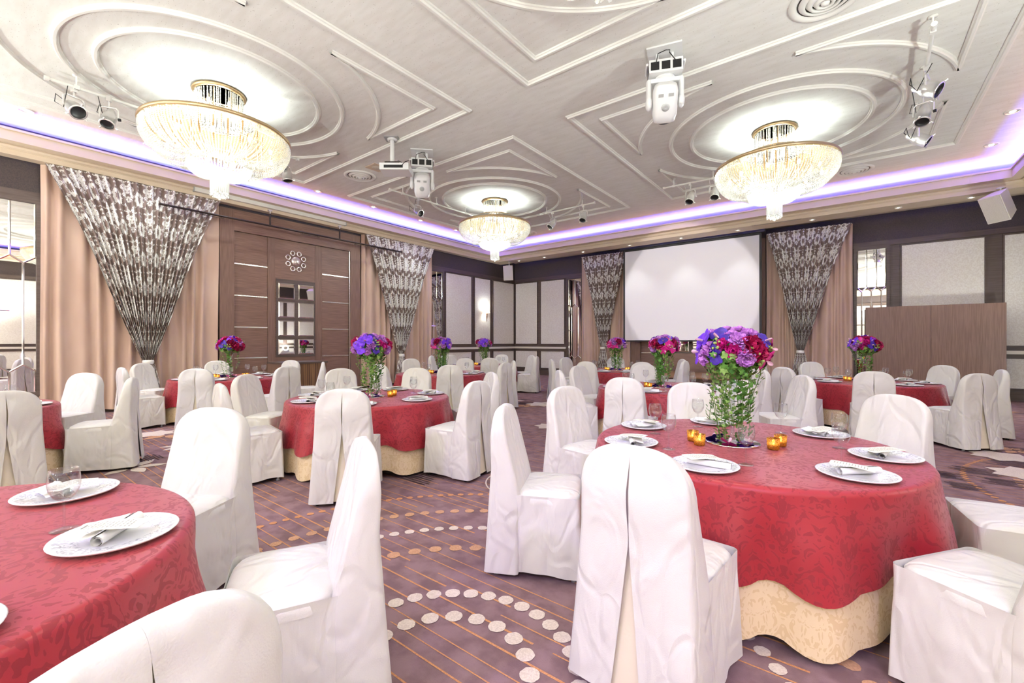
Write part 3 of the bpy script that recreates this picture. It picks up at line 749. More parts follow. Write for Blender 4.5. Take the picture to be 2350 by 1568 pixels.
sof = [(-10.18, 'soffit downlight nearest the corner loudspeaker'), (-9.01, 'second soffit downlight from the far corner'), (-7.4, 'soffit downlight above the curtain left of the screen'), (-5.7, 'soffit downlight above the left part of the screen'), (-4.07, 'soffit downlight above the middle of the white screen'),
       (-2.52, 'soffit downlight above the right part of the screen'), (-.79, 'soffit downlight above the curtain right of the screen'), (.87, 'soffit downlight above the narrow mirror at right'), (2.06, 'soffit downlight beside the cream loudspeaker at upper right')]
for x, lab in sof:
    if first: SD.location = (x, 13.62, 4.49); tag(SD, lab, 'downlight', 'soffit downlights'); first = False
    else: o = copy_tree(SD, (x, 13.62, 4.49), 0, lab, 'soffit downlights'); o['category'] = 'downlight'
t = empty('ceiling_speaker_plate', (-7.95, 5.60, ZC), 0, 'square cream ceiling plate with round grille beside the hanging projector', 'ceiling plate')
mb = MB(); mb.box2((-.17, -.17, -.012), (.17, .17, 0)); mb.build('plate', M['cornice'], t)
mb = MB(); mb.lathe([(.1, -.013), (.095, -.018), (0, -.018)], 28); mb.build('grille', M['grille'], t)
t = empty('slot_vent', (-1.57, 13.36, 4.49), 0, 'long slot air vent in the soffit above the screen end', 'air vent')
mb = MB()
for yy in (-.05, 0, .05): mb.box2((-.55, yy-.008, -.008), (.55, yy+.008, 0))
mb.box2((-.57, -.07, -.004), (.57, .07, 0)); mb.build('slot_frame', M['cornice'], t)
for yy in (-.025, .025):
    mb = MB(); mb.box2((-.55, yy-.015, -.0055), (.55, yy+.015, -.003)); mb.build('slot', M['darkmetal'], t)

# ---- lamp pipes and stage lamps
def pipe(p, q, label, hang=(.12, .5, .88)):
    c = ((p[0]+q[0])/2, (p[1]+q[1])/2, 4.88); t = empty('lighting_pipe', c, 0, label, 'lighting pipe', 'cream lamp pipes under the ceiling'); P, Q = Vector(p) - Vector(c[:2]), Vector(q) - Vector(c[:2])
    mb = MB(); mb.tube([(P.x, P.y, 0), (Q.x, Q.y, 0)], .021, 10); mb.build('pipe', M['mould'], t)
    for s in (P, Q):
        mb = MB()
        d = (Q-P).normalized(); e = d * (-.05 if s is P else .05); mb.tube([(s.x, s.y, 0), (s.x+e.x, s.y+e.y, 0)], .03, 10); mb.build('end_cap', M['mould'], t)
    for h in hang:
        a = P + (Q-P)*h; mb = MB(); mb.tube([(a.x, a.y, .02), (a.x, a.y, .17)], .011, 6); mb.lathe([(0, .17), (.045, .17), (.045, .158), (0, .156)], 12, (a.x, a.y, 0)); mb.box((a.x, a.y, .0), (.055, .055, .055)); mb.build('hanger', M['mould'], t)
pipe((-8.5, .86), (-8.47, 4.15), 'cream lamp pipe passing behind the largest chandelier', (.08, .5, .9))
pipe((-8.45, 6.34), (-8.38, 9.1), 'cream lamp pipe behind the farther moving head lamp')
pipe((-6.78, 10.12), (-5.18, 10.08), 'cream lamp pipe right of the farthest chandelier', (.1, .8))
pipe((-3.37, 10.1), (-2.1, 10.15), 'short cream lamp pipe left of the chandelier before the screen', (.15, .8))
pipe((.73, 6.75), (.82, 9.35), 'cream lamp pipe carrying three steel lamps at upper right', (.04, .5, .95))
def par(loc, yaw, pitch, body, label, drop=.30, L=.26, r=.085, cable=True):
    """can lamp: loc is the pipe point, body axis looks along yaw and is pitched down"""
    t = empty('stage_lamp', loc, yaw, label, 'stage lamp', 'can lamps on the ceiling pipes')
    Mr = Matrix.Rotation(-pitch, 4, 'X') @ Matrix.Rotation(-PI/2, 4, 'X')   # local z -> forward(+y), pitched down
    c = Vector((0, 0, -drop)); met = M['chrome'] if body else M['whitemetal']
    mb = MB(); mb.lathe([(0, -L*.62), (r*.45, -L*.6), (r*.62, -L*.5), (r*.66, -L*.32), (r*.95, -L*.12), (r, 0), (r, L*.42), (r*1.1, L*.43), (r*1.1, L*.47), (r*.9, L*.47)], 26, c, Mr); can = mb.build('can', met, t)
    mb = MB(); mb.lathe([(r*.92, L*.465), (r*.85, L*.40), (r*.5, L*.36), (0, L*.35)], 22, c, Mr); mb.build('lens', M['black'], t)
    mb = MB()
    for k in range(3):
        a = 2*PI*k/3 + .5; p = Vector((r*1.1*COS(a), r*1.1*SIN(a), L*.45)); q = Vector((r*1.42*COS(a), r*1.42*SIN(a), L*.5)); mb.tube([Mr @ p + c, Mr @ q + c], .013, 5)
    mb.build('gel_clip', met, can)
    mb = MB(); w = r*1.22
    pts = [(-w, 0, -drop), (-w, 0, -drop+.13), (-w*.75, 0, -drop+.16), (w*.75, 0, -drop+.16), (w, 0, -drop+.13), (w, 0, -drop)]
    for a, b in zip(pts, pts[1:]):
        mb.tube([a, b], .012, 6)
    mb.build('yoke', met, t)
    mb = MB(); mb.cyl((-w-.03, 0, -drop), (-w+.0, 0, -drop), .022, 8); mb.build('lock_knob', M['black'] if body else met, t)
    mb = MB(); mb.tube([(0, 0, -drop+.16), (0, 0, -.03)], .012, 6); mb.box((0, 0, -.01), (.05, .06, .075)); mb.build('clamp', met, t)
    if cable:
        mb = MB(); b = Mr @ Vector((0, 0, -L*.6)) + c; mb.tube([b, b + Vector((.03, -.03, .03)), b + Vector((.14, .0, .06)), b + Vector((.16, .02, -.06)), b + Vector((.08, .05, -.10)), (.1, .06, -.02)], .005, 5); mb.build('cable', M['black'] if body else met, t)
    return t
R_ = math.radians
par((-8.52, 1.10, 4.86), R_(-70), R_(38), 1, 'first steel stage lamp left of the largest chandelier, black mouth facing out', .27, .25, .095)
par((-8.45, 1.45, 4.86), R_(-120), R_(62), 1, 'second steel stage lamp, tilted down beside the largest chandelier', .29, .28, .085)
par((-8.47, 3.98, 4.86), R_(-60), R_(82), 1, 'steel stage lamp half hidden behind the rim of the largest chandelier', .33, .26, .085)
par((-8.43, 7.12, 4.86), R_(-88), R_(30), 1, 'dark mouthed stage lamp below the farther moving head lamp', .31, .27, .085)
par((-6.42, 10.1, 4.86), R_(150), R_(50), 0, 'cream stage lamp nearest the right side of the farthest chandelier', .31, .26, .09)
par((-5.46, 10.08, 4.86), R_(180), R_(62), 0, 'cream stage lamp at the right end of the short pipe behind the centre', .28, .26, .09)
par((-2.82, 10.12, 4.86), R_(170), R_(60), 0, 'cream stage lamp farther from the chandelier before the screen', .31, .26, .09)
par((-2.32, 10.14, 4.86), R_(185), R_(62), 0, 'cream stage lamp touching the left side of the chandelier before the screen', .31, .26, .09)
par((.77, 7.66, 4.86), R_(-105), R_(32), 1, 'topmost of the three steel stage lamps at upper right', .28, .27, .095)
par((.79, 8.28, 4.86), R_(160), R_(66), 1, 'middle one of the three steel stage lamps at upper right', .36, .28, .085)
par((.81, 9.05, 4.86), R_(-95), R_(36), 1, 'lowest of the three steel stage lamps at upper right', .42, .28, .085)

# ---- moving heads
def moving_head(loc, plate_rz, base_rz, head_pitch, label):
    t = empty('moving_head_lamp', loc, base_rz, label, 'moving lamp', 'white moving head lamps')
    Mz = Matrix.Rotation(plate_rz - base_rz, 4, 'Z')
    mb = MB(); w = .21
    mb.add([Mz @ Vector(p) for p in [(-w, -.17, -.0), (w, -.17, 0), (w, .17, 0), (-w, .17, 0), (-w, -.17, -.02), (w, -.17, -.02), (w, .17, -.02), (-w, .17, -.02)]], [(0, 1, 2, 3), (7, 6, 5, 4), (0, 4, 5, 1), (1, 5, 6, 2), (2, 6, 7, 3), (3, 7, 4, 0)])
    mb.tube([(-.09, 0, -.02), (-.09, 0, -.17)], .022, 8); mb.tube([(.09, 0, -.02), (.09, 0, -.17)], .022, 8); mb.build('mount_plate', M['white'], t)
    base = MB(); base.box((0, 0, -.25), (.40, .30, .16)); 
    b = base.build('base', M['white'], t)
    for x in (-.13, 0, .13):
        mb = MB(); mb.box((x, -.152, -.25), (.10, .006, .10)); mb.build('connector_panel', M['black'], b)
    for x in (-.202, .202):
        mb = MB(); mb.box((x, .0, -.25), (.006, .19, .07)); mb.build('side_grille', M['black'], b)
        mb = MB(); mb.tube([(x*1.1, -.12, -.20), (x*1.1, .12, -.20)], .016, 8); mb.build('handle', M['white'], b)
    yk = MB(); yk.lathe([(0, -.33), (.12, -.33), (.125, -.36), (0, -.365)], 24)
    yk.box((0, 0, -.385), (.42, .13, .05))
    for s in (-1, 1):
        yk.grid(lambda u, v, s=s: Vector((s*(.195) + .036*COS(2*PI*u)*1.0, .085*SIN(2*PI*u)*(1 - .1*v), -.37 - .27*v)), 14, 4, True); yk.sphere((s*.195, 0, -.64), .088, 14, 8, 0, (.5, 1, 1))
    yk.build('yoke', M['white'], t)
    Mh = Matrix.Rotation(head_pitch, 4, 'X'); c = Vector((0, .0, -.64)); hd = MB(); loops = []
    for z, k in ((-.23, .6), (-.21, .86), (-.12, 1), (.13, 1), (.20, .86), (.22, .6)):
        l = []
        for i in range(20):
            a = 2*PI*i/20; ca, sa = COS(a), SIN(a); e = .55
            l.append(Mh @ Vector((.152*k*math.copysign(abs(ca)**e, ca), .135*k*math.copysign(abs(sa)**e, sa), z)) + c)
        loops.append(l)
    hd.loft(loops, True, 0, True, True, True); h = hd.build('head', M['white'], t)
    fan = MB(); fan.lathe([(.045, .004), (.04, .008), (.012, .008), (.0, .004)], 16, Mh @ Vector((0, -.136, -.03)) + c, Mh @ Matrix.Rotation(PI/2, 4, 'X')); fan.build('fan_grille', M['grey'], h)
    for x in (-.06, .06):
        k = MB(); k.box(Mh @ Vector((x, -.134, .11)) + c, (.06, .012, .035), 0, Mh); k.build('vent_slot', M['grey'], h)
    ln = MB(); ln.lathe([(.085, -.233), (.07, -.245), (0, -.25)], 18, c, Mh); ln.build('lens', M['black'], h)
    cb = MB(); cb.tube([(-.12, -.155, -.22), (-.10, -.20, -.13), (.0, -.14, -.06), (.05, -.10, -.04), (.04, -.15, -.10), (.12, -.155, -.22)], .006, 5); cb.build('cable', M['black'], t)
moving_head((-6.62, 5.70, ZC), R_(45), R_(47), R_(36), 'farther white moving head lamp, beside the hanging projector')
moving_head((-1.88, 5.62, ZC), R_(15), R_(24), R_(40), 'nearer white moving head lamp hanging alone at upper centre right')

# ---- ceiling projector
t = empty('ceiling_projector', (-6.60, 4.98, ZC), R_(38), 'white projector hanging from a ceiling pole beside the farther moving head lamp', 'projector')
mb = MB(); mb.box((0, 0, -.008), (.26, .22, .016)); mb.build('ceiling_plate', M['grey'], t)
mb = MB(); mb.lathe([(.09, -.016), (.085, -.04), (.05, -.045)], 20); mb.tube([(0, 0, -.03), (0, 0, -.46)], .04, 14); mb.build('pole', M['white'], t)
mb = MB(); mb.box((.02, 0, -.47), (.26, .20, .03)); mb.tube([(-.05, 0, -.45), (.1, .06, -.44)], .02, 6); mb.build('mount_bracket', M['darkmetal'], t)
mb = MB(); mb.box((.06, .06, -.545), (.52, .36, .12)); pj = mb.build('projector_body', M['white'], t)
mb = MB(); mb.box((-.202, .02, -.545), (.006, .18, .07)); mb.build('side_vent', M['grey'], pj)
mb = MB(); mb.box((.05, -.122, -.55), (.34, .006, .05)); mb.build('connector_strip', M['black'], pj)
mb = MB(); mb.lathe([(.05, 0), (.055, .03), (.04, .04), (0, .035)], 18, (.2, .24, -.545), Matrix.Rotation(-PI/2, 4, 'X')); mb.build('lens', M['black'], pj)
mb = MB(); mb.tube([(.2, -.13, -.54), (.28, -.2, -.5), (.32, -.1, -.44), (.2, -.02, -.45), (.1, 0, -.40)], .006, 5); mb.build('cable', M['black'], t)
# ================================================================== tables
TABLES = [  # x, y, phrase, linen seed
    (-.55, 3.10, 'the large front table'), (-2.24, -.28, 'the cut-off table lower left'), (-4.46, 3.06, 'the middle table left of centre'),
    (-8.89, 3.16, 'the table beside the wooden counter'), (-6.83, -.13, 'the table at the left edge'), (-6.65, 6.24, 'the table before the second curtain'),
    (-8.02, 9.10, 'the farthest table in the corner'), (-2.10, 6.22, 'the table facing the screen'), (-4.20, 9.30, 'the far table left of the screen'),
    (.21, 9.13, 'the table before the wooden divider')]
TZ = .712
def cloth(seed, R0, ztop, zhem, hemw, flare, amp, n=180):
    r = random.Random(seed); fr = [(r.choice((5, 6, 7)), r.uniform(0, 6.3), .5), (r.choice((10, 11, 12)), r.uniform(0, 6.3), .6), (r.choice((17, 19)), r.uniform(0, 6.3), .3)]
    def fold(a):
        s = sum(k*SIN(f*a + p) for f, p, k in fr)
        s /= 1.15
        return math.copysign(min(1, abs(s))**.75, s)
    def hem(a): return zhem + hemw*.35*SIN(4*a + fr[0][1]) - hemw*fold(a)
    mb = MB(); rings = []; NR = 26
    prof = []
    for i in range(5): prof.append(('t', (i+1)/5*(R0-.03)))
    for i in range(5): prof.append(('e', (i+1)/5))
    for i in range(16): prof.append(('s', (i+1)/16))
    def P(a, k):
        kind, q = prof[k]; f = fold(a)
        if kind == 't': return Vector((q*COS(a), q*SIN(a), ztop)), q
        if kind == 'e':
            th = q*PI/2; rr = R0-.03 + .03*SIN(th); z = ztop - .03*(1-COS(th)); return Vector((rr*COS(a), rr*SIN(a), z)), R0-.03+.045*q
        H = ztop-.03-hem(a); d = q*H; g = min(1, d/.22); rr = R0 + flare*d + amp*g*(.45+.55*q)*f; z = ztop-.03-d
        return Vector((rr*COS(a), rr*SIN(a), z)), R0+.015+d
    vs = [(0, 0, ztop)]; uv = [(0, 0)]
    for k in range(len(prof)):
        for i in range(n):
            a = 2*PI*i/n; p, s = P(a, k); vs.append(p); uv.append((s*COS(a), s*SIN(a)))
    fs = [(0, 1+i, 1+(i+1) % n) for i in range(n)]
    for k in range(len(prof)-1):
        for i in range(n):
            a = 1+k*n+i; b = 1+k*n+(i+1) % n; fs.append((a, a+n, b+n, b))
    mb.add(vs, fs, 0, True, uv)
    return mb
red_me = [cloth(s, .905, TZ, .30, .04, .12, .055).mesh('red_linen', M['red']) for s in (3, 8, 21)]
cream_me = [cloth(s, .885, TZ-.004, .055, .035, .085, .05, 180).mesh('cream_linen', M['cream']) for s in (3, 8, 21)]
def make_table():
    t = empty('round_table'); mb = MB(); mb.lathe([(0, .70), (.84, .70), (.845, .69), (.84, .665), (0, .665)], 48); mb.build('tabletop', M['stripewood'], t)
    for i in range(4):
        a = PI/4 + i*PI/2; mb = MB(); mb.tube([(.55*COS(a), .55*SIN(a), .665), (.72*COS(a), .72*SIN(a), .012)], .016, 8); mb.build('leg', M['darkmetal'], t)
    return reg(t)
TB = make_table()
for k, (x, y, ph) in enumerate(TABLES):
    o = TB if k == 0 else copy_tree(TB, (x, y, 0), .4*k); o.location = (x, y, 0); o.rotation_euler = (0, 0, .4*k)
    tag(o, 'round banquet table hidden under its cloths, ' + ph, 'table', 'round banquet tables')
    v = k % 3; rz = RND.uniform(0, 6.28) if k else .35
    c = link('cream_tablecloth', cream_me[v], None, (x, y, 0), rz); tag(c, 'cream damask undercloth reaching the floor on ' + ph, 'tablecloth', 'cream undercloths')
    c = link('red_tablecloth', red_me[v], None, (x, y, 0), rz); tag(c, 'red damask tablecloth draped over ' + ph, 'tablecloth', 'red tablecloths')

# ---- chair in a white cover: +Y is the way it faces, origin on the floor under the rear of its back
def make_chair(seed):
    r = random.Random(seed); t = empty('covered_chair'); zt = .965
    def lerp(tab, z):
        for (z0, a), (z1, b) in zip(tab, tab[1:]):
            if z <= z1: return a + (b-a)*max(0, (z-z0)/(z1-z0))
        return tab[-1][1]
    Wt = [(.03, .262), (.3, .245), (.5, .234), (.62, .228), (.78, .220)]
    def w(z):
        if z < .78: return lerp(Wt, z)
        k = min(1, (z-.78)/(zt-.78)); return .220*(1-k**2.7)**(1/2.5)
    def yr(z): return lerp([(.03, -.035), (.3, -.012), (.55, .004), (.62, .008), (.8, -.004), (zt, .006)], z)
    def yf(z): return lerp([(.03, .17), (.46, .175), (.55, .155), (.75, .105), (zt, .058)], z)
    def xin(z):
        if z > .905: return .0001
        if z > .64: return .0008 + .004*SIN(PI*(z-.64)/.265)
        if z > .60: return .0012
        return .0012 + (.60-z)/.57*.060
    zs = [.03, .08, .14, .2, .26, .32, .38, .44, .49, .54, .58, .61, .63, .65, .69, .73, .77, .80, .83, .86, .885, .905, .922, .936, .948, .957, .963, .965]
    ph = r.uniform(0, 6)
    loops = []
    for z in zs:
        W = max(w(z), .004); a, b = yr(z), yf(z); x0 = min(xin(z), W*.8); e = 0
        if z > .93: e = (1-math.sqrt(max(0, 1-((z-.93)/(zt-.93))**2))) * (b-a)*.42
        a += e; b -= e; half = []
        wav = lambda x: .006*SIN(14*x + 5*z + ph)*min(1, (zt-z)*6)
        cv = .016
        for i in range(7):
            x = x0 + (W-.02-x0)*i/6 if W > .03 else x0 + (W*.7-x0)*i/6
            half.append((x, a - cv*(1-(x/.24)**2)*min(1, (zt-z)*5) + wav(x)))
        half += [(W*.985 if W <= .03 else W-.006, a+.004), (W, a+.02*min(1, (b-a)/.05)), (W, (a+b)/2), (W, b-.02*min(1, (b-a)/.05)), (W*.97 if W <= .03 else W-.012, b-.003)]
        for i in range(5):
            x = (W-.03 if W > .04 else W*.6)*(1-i/4); half.append((x, b - .006*(x/.22)**2 + .004*SIN(9*x+3*z+ph)))
        loops.append([(x, y, z) for x, y in half] + [(-x, y - 2*0, z) for x, y in half[::-1][1:]])
    mb = MB(); mb.loft([[Vector(p) for p in l] for l in loops], False, 0, True, False, True); mb.build('back_cover', M['satin'], t)
    mb = MB(); mb.grid(lambda u, v: Vector(((u-.5)*.22, yr(.04+.87*v) + .004 + .010*(2*u-1)**2, .04 + .87*v)), 8, 10); mb.build('inner_pleat', M['pleat'], t)
    # seat cushion
    def seat(u, v):
        a = 2*PI*u; e = .42; ca, sa = COS(a), SIN(a); k = [0, .45, .78, .93, 1, 1.0][v]; hx, hy = .238, .187
        x = hx*k*math.copysign(abs(ca)**e, ca); y = .325 + hy*k*math.copysign(abs(sa)**e, sa)
        z = [.498, .497, .492, .482, .465, .43][v] + .004*SIN(8*x+ph)*(1-k)
        return Vector((x, y, z))
    mb = MB(); n = 40; lo = [[seat(i/n, v) for i in range(n)] for v in range(6)]; mb.loft(lo, True, 0, True, True); mb.build('seat_cover', M['satin'], t)
    # skirt: three sides with a tuck at each front corner
    pth = []
    def run(p, q, k):
        for i in range(k): pth.append((p[0]+(q[0]-p[0])*i/k, p[1]+(q[1]-p[1])*i/k))
    run((-.236, .15), (-.24, .485), 14)
    for i in range(6): a = PI - i/6*PI/2; pth.append((-.21 + .034*COS(a), .485 + .03*SIN(a)))
    run((-.205, .515), (.205, .515), 16)
    for i in range(6): a = PI/2 - i/6*PI/2; pth.append((.21 + .034*COS(a), .485 + .03*SIN(a)))
    run((.24, .485), (.236, .15), 14); pth.append((.236, .15))
    m_ = len(pth)
    def skirt(u, v):
        i = min(int(round(u*(m_-1))), m_-1); x, y = pth[i]; c = Vector((x, y-.3, 0)); c.normalize()
        corner = max(0, 1-abs(abs(x)-.232)/.03)*max(0, 1-abs(y-.50)/.04)
        f = v*(.012 + .006*SIN(i*.9+ph) + .012*corner) + .004*SIN(i*.45+ph*2)*v - .004*SIN(PI*min(1,v*2.2))
        return Vector((x + c.x*f, y + c.y*f, .478 - (.44 + .008*SIN(i*.35+ph))*v))
    mb = MB(); mb.grid(skirt, m_-1, 10); mb.build('skirt', M['satin'], t)
    for x, y in ((-.2, .03), (.2, .03), (-.2, .48), (.2, .48)):
        mb = MB(); mb.tube([(x, y, 0), (x, y, .18)], .012, 8); mb.lathe([(0, 0), (.017, 0), (.017, .014), (.012, .016)], 10, (x, y, 0)); mb.build('leg', M['darkmetal'] if seed % 2 else M['grey'], t)
    return reg(t)
PROTO = [make_chair(s) for s in (1, 2, 3, 4)]
SECT = ['far', 'far right', 'right', 'near right', 'near', 'near left', 'left', 'far left']
def sector(dx, dy, tx, ty):
    f = Vector((tx, ty)).normalized(); r = Vector((f.y, -f.x)); d = Vector((dx, dy))
    return math.degrees(math.atan2(d.dot(r), d.dot(f)))
USED = set()
def uniq(fmt, ang):
    """a label no other thing has: the side of the table first, a finer side where two share it"""
    i = int(round(ang/45)) % 8; off = (ang/45) - round(ang/45)
    alt = [SECT[i], 'more ' + SECT[i] if off > 0 else 'rather ' + SECT[i], SECT[(i + (1 if off > 0 else -1)) % 8], 'outermost ' + SECT[i], 'inner ' + SECT[i]]
    for a in alt:
        s = fmt % a
        if s not in USED: USED.add(s); return s, a
    raise Exception('label ' + fmt)
CHAIRS = {  # table: (angle in degrees from the table centre, distance of the back, turn away from the centre)
    0: [(-94, 1.53, 0), (218, 1.54, -12), (169, 1.47, 0), (117, 1.47, 0), (57, 1.40, 0), (8, 1.50, 0), (-36, 1.50, 0)],
    1: [(122, 1.53, 0), (63, 1.52, 0), (17, 1.55, 0)],
    2: [(9, 1.52, 0), (59, 1.53, 0), (119, 1.46, 0), (161, 1.62, 0), (212, 1.60, 0), (260, 1.52, 0), (-43, 1.52, 0)],
    3: [(169, 1.55, 0), (113, 1.50, 0), (8, 1.72, 0), (61, 1.58, 0), (-35, 1.60, 0), (214, 1.72, 0), (-90, 1.50, 0)],
    4: [(69, 1.53, 0), (125, 1.53, 0), (16, 1.56, 0), (-30, 1.53, 0), (180, 1.53, 0), (232, 1.53, 0)],
    5: [(165, 1.45, 0), (-38, 1.64, 0), (115, 1.53, 0), (8, 1.55, 0), (43, 1.50, 0), (-86, 1.62, 0)],
    6: [(210, 1.50, 0), (173, 1.45, 0), (-43, 1.46, 0), (109, 1.45, 0), (24, 1.46, 0), (62, 1.5, 0)],
    7: [(-86, 1.66, 0), (172, 1.47, 0), (222, 1.50, 0), (121, 1.46, 0), (46, 1.50, 0), (0, 1.68, 32), (-46, 1.72, 0)],
    8: [(-89, 1.50, 0), (222, 1.50, 0), (171, 1.46, 0), (115, 1.46, 0), (37, 1.46, 0), (-1, 1.54, 0), (-47, 1.50, 0)],
    9: [(124, 1.46, 0), (47, 1.46, 0), (-89, 1.60, 0), (-50, 1.66, 0), (2, 1.46, 0), (180, 1.46, 0), (-133, 1.57, 0)]}
used_proto = [False]*4; kk = 0
SEATS = []
for ti, lst in CHAIRS.items():
    tx, ty, ph = TABLES[ti]
    for ang, d, turn in lst:
        d = max(d, 1.52); a = R_(ang); x, y = tx + d*COS(a), ty + d*SIN(a); rz = a + PI/2 + R_(turn)   # +Y of the chair looks to the centre
        face = Vector((-SIN(rz), COS(rz))); tocam = Vector((-x, -y)).normalized(); q = face.dot(tocam)
        rgt = Vector((ty if 0 else y, -x)).normalized(); sd = face.dot(Vector((y, -x)).normalized())
        view = 'front view' if q > .6 else 'back view' if q < -.6 else ('turned right' if sd > 0 else 'turned left')
        s = sector(COS(a), SIN(a), tx, ty); lab, sec = uniq('white-covered chair, %s, %%s side of %s' % (view, ph), s)
        p = kk % 4; kk += 1
        if not used_proto[p]: o = PROTO[p]; used_proto[p] = True; o.location = (x, y, 0); o.rotation_euler = (0, 0, rz)
        else: o = copy_tree(PROTO[p], (x, y, 0), rz)
        tag(o, lab, 'chair', 'covered chairs'); SEATS.append((ti, ang))

# ---- place settings
def make_plate():
    mb = MB(); mb.lathe([(0, .004), (.088, .004), (.098, .008), (.150, .0165), (.163, .020), (.166, .018), (.160, .012), (.10, .0), (0, .0)], 48); return mb.mesh('charger_plate', M['plate'])
PLATE = make_plate()
def make_napkin():
    mb = MB(); L = .105
    def fn(u, v):
        a = 2*PI*u*2.2; r = .010 + .0085*u*2.2/2.2*1.0
        return Vector((-L + 2*L*v + .006*SIN(9*v), r*COS(a), .021 + r*SIN(a)))
    mb.grid(fn, 44, 10); 
    mb.grid(lambda u, v: Vector((-L*.9 + 1.8*L*u, .016 + .05*v, .021 + .012*(1-v) + .003*SIN(8*u))), 8, 4)
    return mb.mesh('rolled_napkin', M['napkin'])
NAP = make_napkin()
def make_card():
    t = empty('menu_card'); mb = MB(); n = 10
    def outline():
        P = []
        for (x0, y0), (x1, y1) in zip([(-.05, -.085), (.05, -.085), (.05, .085), (-.05, .085)], [(.05, -.085), (.05, .085), (-.05, .085), (-.05, -.085)]):
            for i in range(n):
                u = i/n; k = .0035*abs(SIN(u*PI*4)); nx, ny = (y1-y0), -(x1-x0); l = math.hypot(nx, ny); P.append((x0+(x1-x0)*u + nx/l*k, y0+(y1-y0)*u + ny/l*k))
        return P
    P = outline(); zf = lambda y: .001 + .004*SIN((y+.085)/.17*PI)
    k = len(P); mb.add([(x, y, zf(y)) for x, y in P] + [(x, y, zf(y)-.0012) for x, y in P], [tuple(range(k)), tuple(range(2*k-1, k-1, -1))] + [(i, k+i, k+(i+1) % k, (i+1) % k) for i in range(k)]); mb.build('card', M['card'], t)
    mb = MB(); r = random.Random(4)
    for i in range(11):
        y = .055 - i*.0115; x = -.034
        while x < .028:
            l = r.uniform(.006, .018); mb.add([(x, y, zf(y)+.0008), (x+l, y, zf(y)+.0008), (x+l, y+.003, zf(y+.003)+.0008), (x, y+.003, zf(y+.003)+.0008)], [(0, 1, 2, 3)]); x += l + .005
    mb.add([(-.02, .066, zf(.066)+.0008), (.02, .066, zf(.066)+.0008), (.02, .071, zf(.071)+.0008), (-.02, .071, zf(.071)+.0008)], [(0, 1, 2, 3)])
    mb.build('printed_text', M['ink'], t); return reg(t)
CARD = make_card()
def make_wineglass():
    t = empty('wine_glass'); mb = MB(); mb.lathe([(.0035, .088), (.012, .092), (.026, .104), (.036, .125), (.039, .145), (.037, .168), (.0335, .188), (.0328, .188), (.0362, .168), (.038, .145), (.035, .126), (.025, .106), (.0, .095)], 28); mb.build('bowl', M['glass'], t)
    mb = MB(); mb.lathe([(.006, .006), (.0042, .02), (.0036, .06), (.0045, .088)], 12); mb.build('glass_stem', M['glass'], t)
    mb = MB(); mb.lathe([(0, .001), (.033, .001), (.034, .003), (.015, .006), (.006, .009), (0, .009)], 28); mb.build('foot', M['glass'], t); return reg(t)
GLASS = make_wineglass()
EXTRA = {0: [], 1: [], 2: [-90+8], 3: [-55], 5: [215], 9: [-160], 7: []}
first = [True, True]
def setting(ti, ang):
    tx, ty, ph = TABLES[ti]; a = R_(ang); s = sector(COS(a), SIN(a), tx, ty); u = Vector((COS(a), SIN(a))); r = Vector((-u.y, u.x)); c = Vector((tx, ty))
    lab, sec = uniq('white silver-bordered plate, %s side of ' + '%s' % ph, s)
    p = c + u*.705; o = link('charger_plate', PLATE, None, (p.x, p.y, TZ+.001), a); tag(o, lab, 'plate', 'charger plates')
    jr = random.Random(ti*17 + int(ang)); rot = a + PI/2 + jr.uniform(-.5, .5)
    n = link('rolled_napkin', NAP, None, (p.x + .02*r.x, p.y + .02*r.y, TZ+.004), rot); tag(n, uniq('rolled white napkin, %s side of ' + ph, s)[0], 'napkin', 'rolled napkins')
    q = p - u*.01 - r*.015
    global CARD, GLASS
    lab = uniq('cream menu card on napkin, %s side of ' + ph, s)[0]
    rz = a + PI/2 + PI/2*0 + jr.uniform(-.9, .6)
    if first[0]: o = CARD; first[0] = False
    else: o = copy_tree(CARD, (0, 0, 0))
    o.location = (q.x, q.y, TZ+.047); o.rotation_euler = (R_(jr.uniform(-5, 5)), R_(jr.uniform(-4, 4)), rz); tag(o, lab, 'menu card', 'menu cards')
    g = c + u*.52 + r*.15
    lab = uniq('clear wine glass, %s side of ' + ph, s)[0]
    if first[1]: o = GLASS; first[1] = False
    else: o = copy_tree(GLASS, (0, 0, 0))
    o.location = (g.x, g.y, TZ+.0005); o.rotation_euler = (0, 0, jr.uniform(0, 6)); o.scale = (1.12,)*3; tag(o, lab, 'wine glass', 'wine glasses')
for ti, ang in SEATS: setting(ti, ang)

# ---- votive candles, mirror plates, vases, flowers
def make_votive():
    t = empty('votive_candle'); mb = MB(); mb.lathe([(0, .002), (.029, .002), (.032, .006), (.036, .07), (.0335, .07), (.030, .008), (0, .006)], 24); mb.build('gold_cup', M['votive'], t)
    mb = MB(); mb.lathe([(0, .032), (.026, .032), (.027, .008)], 16); mb.build('wax', M['card'], t)
    mb = MB(); mb.sphere((0, 0, .047), .009, 8, 6, 0, (.8, .8, 1.7)); mb.build('flame', M['flame'], t); return reg(t)
VOT = make_votive()
def make_vase():
    t = empty('trumpet_vase'); mb = MB(); mb.lathe([(0, .004), (.075, .004), (.078, .008), (.03, .016), (.016, .03), (.013, .10), (.014, .24), (.022, .33), (.045, .40), (.085, .45), (.083, .452), (.043, .405), (.019, .335), (.010, .25), (.010, .06), (0, .05)], 32); mb.build('glass_body', M['vase'], t); return reg(t)
VASE = make_vase()
MIRROR = MB(); MIRROR.lathe([(0, .008), (.155, .008), (.16, .005), (.158, 0), (0, 0)], 40); MIRROR = MIRROR.mesh('mirror_plate', M['mirror'])
